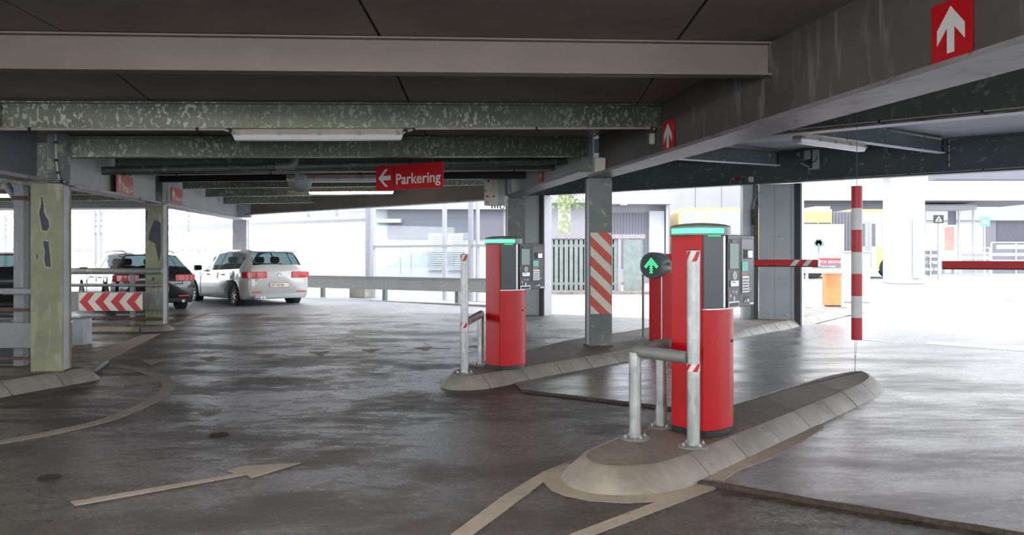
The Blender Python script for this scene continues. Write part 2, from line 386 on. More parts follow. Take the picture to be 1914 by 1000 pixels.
gpoly([(843, 1000), (884, 1000), (1016, 902), (1024, 884), (1075, 860), (1016, 882), (940, 928)], label='white line running towards the near island')
gpoly([(1065, 1000), (1112, 1000), (1338, 914), (1318, 897), (1250, 930)], label='white line leaving the near island')
gpoly([(1060, 868), (1020, 886), (1016, 902), (1030, 917), (1058, 928), (1105, 937), (1170, 941), (1240, 938), (1330, 915), (1330, 890), (1200, 850)], h=.003, label='pale painted border round the island nose')
gpoly([(1322, 899), (1352, 903), (1380, 884), (1440, 862), (1500, 830), (1540, 803), (1520, 790), (1400, 850)], h=.003, zb=.0142, mat='paint', label='ragged paint remains beside the kerb')
gpoly([(1735, 640), (1914, 651), (1914, 659), (1730, 645)], h=.003, zb=.0142, mat='paint_white')
gpoly([(1596, 633), (1650, 637), (1650, 640), (1596, 637)], h=.003, zb=.0142, mat='paint_white')
gpoly([(1500, 600), (1662, 574), (1668, 577), (1500, 604)], h=.003, zb=.0142, mat='paint_white')
def cover(u, v, r, label):
    c = G(u, v); o = obj('drain_cover', MB().lathe([(0, .008), (r*.9, .008), (r, .002), (r, .0005), (0, .0005)], (c.x, c.y, 0), n=20), M['black_steel'], floor, label=label)
    m = MB()
    for i in range(-3, 4): m.box((c.x+i*r*.24, c.y, .009), (r*.06, 1.3*r*math.sqrt(max(.1, 1-(i*.26)**2)), .004))
    obj('cover_ribs', m, M['rust'], o)
cover(409, 813, .075, 'small round drain cover in mid floor'); cover(92, 893, .07, 'small round drain cover near the arrow tail')
gpoly([(790, 640), (835, 636), (842, 652), (812, 651)], mat='asphalt', name='repair_patch', h=.005)

# ================================================================== ISLANDS
def inset(pts, d):
    n = len(pts); ar = sum(pts[i][0]*pts[(i+1)%n][1]-pts[(i+1)%n][0]*pts[i][1] for i in range(n)); sg = 1 if ar > 0 else -1
    out = []
    for i in range(n):
        a = Vector(pts[i-1]); b = Vector(pts[i]); c = Vector(pts[(i+1) % n])
        e1 = (b-a).normalized(); e2 = (c-b).normalized(); n1 = Vector((-e1.y, e1.x))*sg; n2 = Vector((-e2.y, e2.x))*sg
        nn = (n1+n2).normalized(); k = d/max(.5, nn.dot(n1)); out.append(tuple(b+nn*k))
    return out
def resample(pts, step):
    out = []; n = len(pts)
    for i in range(n):
        a = Vector(pts[i]); b = Vector(pts[(i+1) % n]); k = max(1, int(round((b-a).length/step)))
        for j in range(k): out.append(tuple(a.lerp(b, j/k)))
    return out
def chaikin(pts, it=2):
    for _ in range(it):
        out = []
        for i in range(len(pts)):
            a = Vector(pts[i]); b = Vector(pts[(i+1) % len(pts)])
            if (b-a).length > .45:      # leave the long straights alone, round only near their ends
                e = (b-a).normalized()*.06; out += [tuple(a+e), tuple(b-e)]
            else: out += [tuple(a.lerp(b, .25)), tuple(a.lerp(b, .75))]
        pts = out
    return pts
def island(name, base, h, label, step=.11, stone=.52, slope=.15, first=None, mat=None, solid=None):
    c = Vector((sum(p[0] for p in base)/len(base), sum(p[1] for p in base)/len(base), 0))
    t = thing(name, c, label, 'traffic island')
    pts = resample(chaikin(base), step); n = len(pts)
    i1 = inset(pts, slope*.22); i2 = inset(pts, slope*.80); i3 = inset(pts, slope)
    # kerb stones
    acc = 0; start = 0; cuts = [0]
    for i in range(n):
        acc += (Vector(pts[(i+1) % n])-Vector(pts[i])).length
        lim = stone if first is None or len(cuts) > 1 else first
        if solid and solid(pts[i]): continue
        if acc >= lim: cuts.append(i+1); acc = 0
    if cuts[-1] < n: cuts[-1 if n-cuts[-1] < 2 else len(cuts):] = [n]
    for a, b in zip(cuts[:-1], cuts[1:]):
        m = MB(); vs = []; idx = list(range(a, b+1)); g = .09
        for q, i in enumerate(idx):
            rr = []
            for ring, z in ((pts, 0), (i1, h*.32), (i2, h*.93), (i3, h), (i3, 0)):
                p = Vector(ring[i % n])
                if q == 0: p = p.lerp(Vector(ring[(i+1) % n]), g)
                if q == len(idx)-1: p = p.lerp(Vector(ring[(i-1) % n]), g)
                rr.append((p.x, p.y, z+.0006))
            vs += rr
        fs = []
        for i in range(len(idx)-1):
            for k in range(5):
                k2 = (k+1) % 5; fs.append([5*i+k, 5*i+k2, 5*i+5+k2, 5*i+5+k])
        e = 5*(len(idx)-1); m.add(vs, fs, 0, True); m.add([vs[j] for j in range(5)]+[vs[e+j] for j in range(5)], [[4, 3, 2, 1, 0], [5, 6, 7, 8, 9]], 0); obj('kerb_stone', m, mat or M['curb'], t, True)
    obj('island_surface', MB().prism(inset(pts, slope*.97), .001, h-.006), M['island_top'], t, True)
    return t
C0 = Vector((.855, 5.375, 0))
def st(s, t): p = C0+DV*s+RV*t; return (p.x, p.y)
I1 = [st(*q) for q in [(-.08, .375), (1.2, .378), (2.5, .385), (3.73, .38), (4.2, .33), (4.55, .22), (4.80, .06), (4.82, -.1), (4.6, -.25), (4.1, -.33), (2.8, -.39), (1.84, -.41), (.8, -.46), (.2, -.49), (-.2, -.46), (-.45, -.38), (-.62, -.23), (-.69, -.05), (-.63, .13), (-.47, .28), (-.28, .355)]]
island('traffic_island', I1, .13, 'near traffic island with chamfered kerb stones under the larger red terminal', stone=.56, solid=lambda p: (Vector((p[0], p[1], 0))-C0).dot(DV) < -.12)
I2 = [(-.30, 8.66), (-.01, 9.02), (1.42, 10.93), (3.4, 13.75), (5.95, 17.35), (8.2, 20.8), (7.4, 21.3), (5.0, 18.9), (3.6, 17.4), (1.75, 14.2), (.72, 12.75), (0, 11.2), (-.55, 9.9), (-.74, 9.2), (-.74, 8.84), (-.60, 8.62)]
island('traffic_island', I2, .13, 'far long traffic island carrying the smaller red terminal and striped column', stone=.62, solid=lambda p: p[0] < -.15 and p[1] < 9.0)
# left islands
IL1 = [(-8.5, 7.0), (-4.82, 8.0), (-4.62, 8.72), (-4.42, 9.32), (-4.46, 9.55), (-4.75, 9.75), (-6.5, 9.9), (-8.5, 9.6)]
island('traffic_island', IL1, .13, 'left kerbed island under the nearest olive column', stone=.62)
IL2 = [(-9.6, 15.6), (-6.7, 15.42), (-6.25, 15.55), (-6.08, 15.9), (-6.3, 16.25), (-9.6, 16.5)]
island('traffic_island', IL2, .12, 'low kerbed island under the second olive column behind the chevron board', stone=.9)
# bent steel kerb edging by the left island
a = G(174, 697); b = G(199, 679)
obj('kerb_edging', MB().beam(a+V(0, 0, .03), b+V(0, 0, .045), .05, .05), M['zinc_dull'], label='bent steel edging strip lying behind the left kerb', cat='edging', bevel=.01) if False else tag(obj('kerb_edging', MB().beam(a+V(0, 0, .026), b+V(0, 0, .026), .06, .05), M['zinc_dull'], bevel=.01), 'loose steel edging strip lying behind the left kerb', 'edging')

# ================================================================== BEAMS, GIRDERS, CEILING
def ibeam(name, a0, a1, h, bw, mat, label, soffit=None, h1=None, tf=.014, cat='beam', plates=True):
    """I-beam whose bottom centre line runs a0 -> a1"""
    a0 = Vector(a0); a1 = Vector(a1); h1 = h if h1 is None else h1
    t = thing(name, (a0+a1)/2, label, cat)
    up0 = Vector((0, 0, h)); up1 = Vector((0, 0, h1)); d = (a1-a0).normalized(); s = d.cross(Vector((0, 0, 1))).normalized()
    def slab(z0a, z0b, z1a, z1b, w2):
        return [a0+s*w2+V(0,0,z0a), a1+s*w2+V(0,0,z0b), a1-s*w2+V(0,0,z0b), a0-s*w2+V(0,0,z0a), a0+s*w2+V(0,0,z1a), a1+s*w2+V(0,0,z1b), a1-s*w2+V(0,0,z1b), a0-s*w2+V(0,0,z1a)]
    Fq = [(0,3,2,1), (4,5,6,7), (0,1,5,4), (1,2,6,5), (2,3,7,6), (3,0,4,7)]
    obj('bottom_flange', MB().add(slab(0, 0, tf, tf, bw/2), Fq), soffit or mat, t, True)
    obj('web', MB().add(slab(tf, tf, h-tf, h1-tf, .006), Fq), mat, t, True)
    obj('top_flange', MB().add(slab(h-tf, h1-tf, h, h1, bw/2), Fq), mat, t, True)
    if plates:
        for e, hh in ((a0+d*.012, h), (a1-d*.012, h1)):
            m = MB(); m.beam(e+V(0, 0, tf+.001), e+V(0, 0, hh-tf-.001), bw*.9, .012, up=d); obj('end_plate', m, mat, t, True)
    return t
# (uL, vbotL, YL, vtopL) , (uR, vbotR, YR, vtopR)
def pxbeam(n, L, R, mat, label, bw=.15, **k):
    a = P(L[0], L[1], L[2]); b = P(R[0], R[1], R[2]); ha = Z(L[3], L[2])-a.z; hb = Z(R[3], R[2])-b.z
    if L[0] == 0: # continue out of the frame to the left girder
        d = (a-b).normalized(); e = max(0, (a.x+4.55)/abs(d.x)); a = a+d*e
    ibeam(n, a, b, ha, bw, mat, label, h1=hb, **k); return a, b, ha, hb
BE = []
BE.append(pxbeam('ceiling_beam', (0, 132, 6.75, 62), (1441, 143.5, 7.30, 82), M['beam_brown'], 'brown-grey ceiling beam nearest the camera across the top of the picture'))
BE.append(pxbeam('ceiling_beam', (0, 242, 8.08, 191), (1231, 240, 9.62, 196), M['galv'], 'spotted green ceiling beam carrying the long lamp, second from the front'))
BE.append(pxbeam('ceiling_beam', (112, 295, 9.3, 257), (1094, 293, 11.75, 256), M['galv'], 'spotted green ceiling beam joining the striped column, third from the front'))
BE.append(pxbeam('ceiling_beam', (215, 323, 11.4, 284), (1034, 319, 13.4, 284), M['galv_dark'], 'dark green ceiling beam just behind the drain pipe'))
BE.append(pxbeam('ceiling_beam', (300, 340.5, 15.0, 314), (984, 334, 14.8, 302), M['black_steel'], 'black ceiling beam level with the Parkering sign'))
BE.append(pxbeam('ceiling_beam', (341, 353, 17.2, 329), (914, 346, 19.6, 320), M['galv'], 'spotted ceiling beam behind the black beam'))
BE.append(pxbeam('ceiling_beam', (384, 368, 20.0, 346), (740, 364, 22.2, 341), M['galv'], 'spotted ceiling beam behind the lit lamp'))
BE.append(pxbeam('ceiling_beam', (418, 381.5, 23.0, 362), (589, 379, 24.3, 359), M['galv'], 'shortest and farthest spotted ceiling beam'))

def girder(name, L0, L1, R0, R1, z0, z1, top0, top1, label, mweb, msoff, tf=.035):
    """plate girder with tapered bottom flange: corners in plan, bottom heights z0,z1, top heights"""
    L0, L1, R0, R1 = [Vector((p[0], p[1], 0)) for p in (L0, L1, R0, R1)]
    c0 = (L0+R0)/2; c1 = (L1+R1)/2; t = thing(name, ((c0+c1)/2)+V(0, 0, (z0+z1)/2), label, 'girder')
    Fq = [(0,3,2,1), (4,5,6,7), (0,1,5,4), (1,2,6,5), (2,3,7,6), (3,0,4,7)]
    z = lambda p, h: V(p.x, p.y, h)
    obj('bottom_flange', MB().add([z(L0, z0), z(R0, z0), z(R1, z1), z(L1, z1), z(L0, z0+tf), z(R0, z0+tf), z(R1, z1+tf), z(L1, z1+tf)], Fq), msoff, t, True)
    d = (c1-c0).normalized(); s = Vector((d.y, -d.x, 0))*.012
    obj('web', MB().add([z(c0-s, z0+tf), z(c0+s, z0+tf), z(c1+s, z1+tf), z(c1-s, z1+tf), z(c0-s, top0), z(c0+s, top0), z(c1+s, top1), z(c1-s, top1)], Fq), mweb, t, True)
    s = Vector((d.y, -d.x, 0))*.14
    obj('top_flange', MB().add([z(c0-s, top0), z(c0+s, top0), z(c1+s, top1), z(c1-s, top1), z(c0-s, top0+.03), z(c0+s, top0+.03), z(c1+s, top1+.03), z(c1-s, top1+.03)], Fq), mweb, t, True)
    return t, c0, c1
GA, ga0, ga1 = girder('main_girder', (1.01, 11.66), (2.96, 2.4), (1.32, 11.66), (3.50, 2.4), 2.377, 2.377, 3.02, 3.16, 'big weathered girder with the large arrow sign running to the top right', M['girder'], M['girder_soffit'])
GB, gb0, gb1 = girder('main_girder', (.90, 11.98), (-.115, 15.55), (1.22, 11.98), (.12, 15.6), 2.475, 2.385, 2.95, 2.93, 'pale girder running from the striped column to the electrical box', M['girder_pale'], M['girder_soffit'])
GL, _, _ = girder('main_girder', (-4.95, 8.9), (-4.95, 3), (-4.71, 8.9), (-4.71, 3), 2.078, 2.078, 2.62, 2.95, 'blue-grey girder at the upper left edge in front of the olive column', M['girder_blue'], M['girder_soffit'])
GM, _, _ = girder('main_girder', (-4.86, 9.3), (-6.3, 15.2), (-4.62, 9.3), (-6.08, 15.2), 2.055, 2.245, 2.68, 2.88, 'grey girder between the two olive columns at left', M['girder_pale'], M['girder_soffit'])
GN, _, _ = girder('main_girder', (-6.46, 15.65), (-8.62, 27.0), (-6.18, 15.65), (-8.30, 27.0), 2.245, 2.50, 2.9, 3.02, 'pale girder beyond the second olive column at left', M['girder_pale'], M['col_pale'])
GE, _, _ = girder('main_girder', (-8.25, 27.05), (.10, 19.85), (-8.15, 27.3), (.28, 20.1), 2.64, 2.66, 3.05, 3.24, 'grey cross girder above the bright glazed opening', M['beam_brown'], M['girder_soffit'])
# exit side
P0 = Vector((5.08, 16.9, 0)); FD = Vector((1.315, -1, 0)).normalized(); FN = Vector((FD.y, -FD.x, 0))
fa = P0-FD*6.1; fb = P0+FD*8.5
GF, _, _ = girder('exit_girder', fa-FN*.11, fb-FN*.11, fa+FN*.11, fb+FN*.11, 2.745, 2.745, 3.325, 3.325, 'long dark blue-green girder above the exit opening', M['teal'], M['teal'], tf=.02)
g1a = Vector((2.42, 10.56, 0)); g1b = Vector((8.0, 5.84, 0)); gn = Vector((.65, .76, 0))*.10
GG, _, _ = girder('cross_girder', g1a-gn, g1b-gn, g1a+gn, g1b+gn, 2.70, 2.70, 3.325, 3.325, 'dark green girder with pale underside at the upper right', M['galv_dark'], M['girder_soffit'], tf=.02)
ibeam('ceiling_beam', (2.6, 11.45, 3.07), (7.25, 14.80, 3.07), .25, .13, M['teal'], 'blue-green beam joining the exit girder by the vertical cable', soffit=M['col_pale'])
ibeam('ceiling_beam', (.95, 14.42, 3.04), (5.0, 16.5, 3.04), .27, .13, M['teal'], 'blue-green beam joining the exit girder left of the camera', soffit=M['col_pale'])

# ceiling: sheets between the beams
ceil = obj('ceiling', MB().prism([(-16, -8), (6.5, -8), (2.2, 11.7), (.35, 15.6), (.3, 20.0), (-8.2, 27.3), (-16, 28)], 3.24, 3.40), M['slabtop'], kind='structure')
rowsC = [((-4.8, -8, 3.16), (5.2, -8, 3.20))]
for (a, b, ha, hb) in BE: rowsC.append(((a.x-.35, a.y+(a.y-b.y)*.05, a.z+ha+.004), (b.x+.12, b.y, b.z+hb+.004)))
rowsC.append(((-8.7, 27.2, 3.06), (-8.0, 27.2, 3.06)))
def lerp3(a, b, t): return Vector(a).lerp(Vector(b), t)
for i in range(len(rowsC)-1):
    (a0, b0), (a1, b1) = rowsC[i], rowsC[i+1]
    a0, b0, a1, b1 = map(Vector, (a0, b0, a1, b1))
    xs = [-12, -8.25, -5.85, -3.45, -1.05, 1.35, 12]
    def cutx(x, a, b): return max(0, min(1, (x-a.x)/(b.x-a.x)))
    for x0, x1 in zip(xs[:-1], xs[1:]):
        t00, t01, t10, t11 = cutx(x0, a0, b0), cutx(x1, a0, b0), cutx(x0, a1, b1), cutx(x1, a1, b1)
        if t01-t00 < .02 and t11-t10 < .02: continue
        g = .012
        p = [a0.lerp(b0, t00), a0.lerp(b0, t01), a1.lerp(b1, t11), a1.lerp(b1, t10)]
        p[0].x += g; p[3].x += g; p[1].x -= g; p[2].x -= g
        up = V(0, 0, .03)
        obj('ceiling_sheet', MB().add(p+[q+up for q in p], [(0,3,2,1), (4,5,6,7), (0,1,5,4), (1,2,6,5), (2,3,7,6), (3,0,4,7)]), M['ceil'], ceil)
# left outer bay ceiling + beams
obj('ceiling_left_bay', MB().prism([(-18, 3), (-5.1, 3), (-5.0, 9.2), (-6.55, 15.3), (-8.7, 27.2), (-18, 29)], 2.86, 2.96), M['ceil'], kind='structure')
for (y, v, h, lb) in [(11.8, 352, .24, 'nearest'), (14.4, 364, .24, 'second'), (17.2, 375, .24, 'third'), (20.4, 388, .30, 'farthest')]:
    zb = Z(v, y); xr = -5.3 if y < 12 else (-6.2 if y < 16 else -6.9)
    ibeam('ceiling_beam', (-17.5, y+.8, zb), (xr-.35, y, zb), 2.855-zb, .14, M['galv'] if y < 20 else M['guard'], lb+' beam of the left outer bay, seen past the olive columns', plates=False)
# right bay ceiling
def fl(s, n=0): p = P0+FD*s+FN*n; return (p.x, p.y)
obj('ceiling_right_bay', MB().prism([(3.4, 2.2), (1.3, 11.6), (.2, 15.7), (-1.2, 19.4), fl(-6.1, -.3), fl(9.5, -.3), (16, 2.0)], 3.3555, 3.52), M['ceil_pale'], kind='structure')

# ================================================================== COLUMNS
def column(name, c, wd, dp, z0, z1, rz, mat, mside, label, zs=None):
    """H-section column: front and back flanges, web between; box look on the painted side"""
    t = thing(name, (c[0], c[1], z0), label, 'column', rz)
    h = z1-z0
    obj('front_flange', MB().bx(-wd/2, wd/2, -dp/2, -dp/2+.022, 0, h), mat, t, bevel=.003)
    obj('rear_flange', MB().bx(-wd/2, wd/2, dp/2-.022, dp/2, 0, h), mat, t, bevel=.003)
    obj('web', MB().bx(-.01, .01, -dp/2+.022, dp/2-.022, 0, h), mat, t)
    obj('side_cover', MB().bx(wd/2-.03, wd/2-.012, -dp/2+.024, dp/2-.024, 0, h), mside, t)
    obj('side_cover', MB().bx(-wd/2+.012, -wd/2+.03, -dp/2+.024, dp/2-.024, 0, h), mside, t)
    obj('base_plate', MB().bx(-wd/2-.02, wd/2+.02, -dp/2-.02, dp/2+.02, -.002, .012), M['rust'], t)
    return t
def cpos(u, Y, dp): return (X(u, Y), Y+dp/2)
cA = column('steel_column', (1.165, 11.83), .31, .25, .126, 2.375, math.radians(9), M['col_grey'], M['col_pale'], 'flaking grey column with the red and white striped board')
cA2 = column('steel_column', (.06, 15.85), .32, .25, .126, 2.38, math.radians(9), M['col_grey'], M['panel_grey'], 'grey column behind the smaller terminal below the electrical box')
cL1 = column('steel_column', (-4.81, 9.16), .31, .26, .126, 2.075, math.radians(9), M['col_green'], M['col_pale'], 'nearest olive column with flaking paint at the left edge')
cL2 = column('steel_column', (-6.32, 15.62), .31, .26, .118, 2.24, 0, M['col_green'], M['col_pale'], 'second olive column with dark flaked patches behind the chevron board')
# column heads continue up past the girder
tag(obj('column_head', MB().box((1.02, 11.83, 2.72), (.16, .14, .50), math.radians(-13)), M['col_grey'], bevel=.004), 'grey column stub rising above the striped column to the ceiling', 'column head')
tag(obj('column_head', MB().box((-4.70, 9.10, 2.33), (.16, .16, .50), 0), M['col_grey'], bevel=.004), 'dark column stub above the nearest olive column', 'column head')
tag(obj('column_head', MB().box((.05, 15.9, 2.78), (.24, .2, .78), math.radians(9)), M['col_grey'], bevel=.004), 'column stub behind the cream electrical box', 'column head')
tag(obj('column_head', MB().box((-6.20, 15.42, 2.57), (.18, .16, .62), 0), M['col_grey'], bevel=.004), 'dark column stub above the second olive column', 'column head')
cE = column('steel_column', (-8.38, 27.12), .42, .30, -.001, 2.495, 0, M['col_pale'], M['col_pale'], 'pale corner column behind the white hatchback')  # pale colour stands in for strong light and haze on this column
tag(obj('column_head', MB().box((-8.36, 27.28, 2.90), (.62, .5, .66), 0), M['col_pale'], bevel=.004), 'pale column stub at the far corner above the white hatchback', 'column head')
# bare dark patches where the olive paint has flaked off
def flake(col, dp, px, mat='flake'):
    R3 = Matrix.Rotation(col.rotation_euler.z, 3, 'Z'); o = col.location+R3@V(0, -dp/2, 0); nrm = R3@V(0, -1, 0); ex = R3@V(1, 0, 0)
    pts = []
    for u, v in px:
        d = V((u-HU)/F, 1, (HV-v)/F); tt = (o-V(0, 0, CH)).dot(nrm)/d.dot(nrm); p = V(0, 0, CH)+d*tt-o; pts.append((p.dot(ex), p.z))
    obj('flaked_patch', MB().plate(pts, o, ex, (0, 0, 1), .0003, .0012), M[mat], col, True)
M['flake'] = plain('bare_dark_primer', (.045, .05, .07), .6, noise=.2)
M['flake_pale'] = plain('pale_flake_rim', (.36, .37, .27), .7, noise=.2, scale=20)
for px in ([(74, 371), (79, 365), (84, 384), (86, 395), (90, 404), (94, 411), (94, 427), (88, 435), (77, 433), (73, 410), (70, 398), (74, 380)], [(78, 448), (93, 450), (94, 462), (97, 503), (83, 500), (81, 485), (82, 470)]): flake(cL1, .26, px, 'flake_pale')
for px in ([(76, 370), (79, 367), (82, 385), (82, 396), (86, 405), (91, 412), (92, 425), (87, 432), (79, 430), (75, 410), (73, 398), (77, 380)], [(80, 450), (91, 452), (92, 462), (95, 500), (85, 497), (83, 485), (84, 470)], [(68, 476), (70, 474), (71, 483), (68, 484)]):
    for q in range(1): flake(cL1, .262, px)
for px in ([(287, 414), (291, 411), (300, 417), (301, 470), (297, 490), (290, 455), (277, 448), (280, 432)], [(273, 395), (276, 393), (275, 412), (272, 410)], [(284, 520), (288, 518), (289, 522), (285, 526)]): flake(cL2, .262, px)
# striped board on column A
bo = thing('striped_board', (1.165, 11.83, .56), 'red and white diagonally striped warning board on the flaking grey column', 'warning board', math.radians(9))
bw, z0b, z1b, yf = .29, 0.0, 1.085, -.132
obj('board_panel', MB().bx(-bw/2, bw/2, yf-.006, yf, z0b, z1b), M['cream'], bo)
def clip_stripe(c, wd, w, h, k):
    # band between lines y = c - k x and y = c+wd - k x clipped to rectangle [0,w]x[0,h]
    poly = [(0, c), (w, c-k*w), (w, c-k*w+wd), (0, c+wd)]
    for (ax, val, sgn) in ((1, 0, 1), (1, h, -1)):
        out = []
        for i in range(len(poly)):
            p, q = poly[i], poly[(i+1) % len(poly)]; dp_ = sgn*(p[ax]-val); dq = sgn*(q[ax]-val)
            if dp_ >= 0: out.append(p)
            if (dp_ >= 0) != (dq >= 0):
                t = dp_/(dp_-dq); out.append((p[0]+(q[0]-p[0])*t, p[1]+(q[1]-p[1])*t))
        poly = out
        if len(poly) < 3: return None
    return poly
c = -.18+.0
k = 0
while c < 1.4:
    pl = clip_stripe(c+.04, .135, bw, z1b, .95)
    if pl: obj('red_stripe', MB().plate([(p[0]-bw/2, p[1]) for p in pl], (0, yf-.006, z0b), (1, 0, 0), (0, 0, 1), 0.0005, .002), M['red_faded'], bo)
    c += .262
# ================================================================== SIGNS
def signface(t, wd, h, arrow_box, arrow, text=None, tsize=.1, tpos=(0, 0), divider=None):
    """local frame: x right, z up, face towards -y; origin bottom-left"""
    o, ex, ey = (0, 0, 0), (1, 0, 0), (0, 0, 1)
    obj('sign_panel', MB().bx(0, wd, 0, .012, 0, h), M['red_sign'], t)
    ax, az, s = arrow_box
    obj('arrow', MB().plate([(ax+p[0]*s, az+p[1]*s) for p in arrow], o, ex, ey, .001, .003), M['white_sign'], t)
    if text: obj('lettering', MB().text(text, (tpos[0], 0, tpos[1]), ex, ey, tsize, .001, .003, .012), M['white_sign'], t)
    if divider: obj('divider', MB().bx(divider-.004, divider+.004, -.002, -.0005, 0, h), M['black'], t)
UP = [(0, 1), (.42, .55), (.42, .22), (.11, .55), (.11, 0), (-.11, 0), (-.11, .55), (-.42, .22), (-.42, .55)]
LEFTA = [(-.5, 0), (.02, .5), (.02+.2, .5), (-.16, .13), (.42, .13), (.42, -.13), (-.16, -.13), (.22, -.5), (.02, -.5)]
def wall_sign(name, p0, p1, z, h, label, box, arrow, **k):
    p0 = Vector(p0); p1 = Vector(p1); d = p1-p0
    t = thing(name, (p0.x, p0.y, z), label, 'sign', math.atan2(d.y, d.x)); signface(t, d.length, h, box, arrow, **k); return t
def ga_pt(Y, off=.03):   # point on the camera side of girder A's web
    c = ga0.lerp(ga1, (ga0.y-Y)/(ga0.y-ga1.y)); d = (ga1-ga0).normalized(); n = Vector((d.y, -d.x, 0))
    if n.x > 0: n = -n
    return c+n*off
def gb_pt(Y, off=.03):
    c = gb0.lerp(gb1, (gb0.y-Y)/(gb0.y-gb1.y)); d = (gb1-gb0).normalized(); n = Vector((d.y, -d.x, 0))
    if n.x > 0: n = -n
    return c+n*off
def solve_u(fn, u, lo, hi):
    for _ in range(40):
        m = (lo+hi)/2; p = fn(m)
        if (p.x/p.y*F+HU) > u: lo = m
        else: hi = m
    return fn((lo+hi)/2)
a = solve_u(ga_pt, 1741, 3, 11.6); b = solve_u(ga_pt, 1816, 3, 11.6); zb = Z(130, a.y)
wall_sign('arrow_sign', a, b, zb, Z(14, a.y)-zb, 'large red sign with white up arrow on the girder at upper right', ((b-a).length*.5, .065, .275), UP)
a = solve_u(ga_pt, 1238, 3, 11.6); b = solve_u(ga_pt, 1259, 3, 11.6); zb = Z(288, a.y)
wall_sign('arrow_sign', a, b, zb, Z(229, a.y)-zb, 'small red sign with white up arrow above the LED arrow', ((b-a).length*.5, .05, .26), UP)
a = solve_u(gb_pt, 1006, 12, 15.5); b = solve_u(gb_pt, 1014, 12, 15.5); zb = Z(343, a.y)
wall_sign('arrow_sign', a, b, zb, Z(320, a.y)-zb, 'tiny red sign with white mark on the pale girder left of the striped column', ((b-a).length*.5, .04, .15), UP)
# Parkering sign, hung under the beams
a = P(703, 356, 11.6); b = P(828, 352, 11.0)
t = wall_sign('hanging_sign', (a.x, a.y, 0), (b.x, b.y, 0), (a.z+b.z)/2, .325, 'hanging red sign reading Parkering with a left arrow', (.155, .165, .23), LEFTA, text='Parkering', tsize=.192, tpos=(.335, .075), divider=.30)
L_ = (Vector((b.x, b.y))-Vector((a.x, a.y))).length
for q in (.15*L_, .85*L_): obj('hanger', MB().tube([(q, .006, .325), (q, .006, .58)], .004, 6), M['wire'], t)
# Niveau signs
def gm_x(Y): return -4.61-.2475*(Y-9.3)
a = (gm_x(11.5)+.03, 11.5); b = (gm_x(12.65)+.03, 12.65)
wall_sign('level_sign', (X(218, 11.5), 11.5, 0), (X(249, 12.75), 12.75, 0), 2.165, .30, 'red Niveau 1-4 sign with up arrow on the grey left girder', (.22, .05, .23), UP, text='Niveau 1-4', tsize=.185, tpos=(.38, .05))
wall_sign('level_sign', (X(320, 15.85), 15.85, 0), (X(341.5, 16.65), 16.65, 0), 2.315, .285, 'red Niveau 0-1 sign with up arrow behind the second olive column', (.16, .05, .2), UP, text='Niveau 0-1', tsize=.13, tpos=(.27, .05))

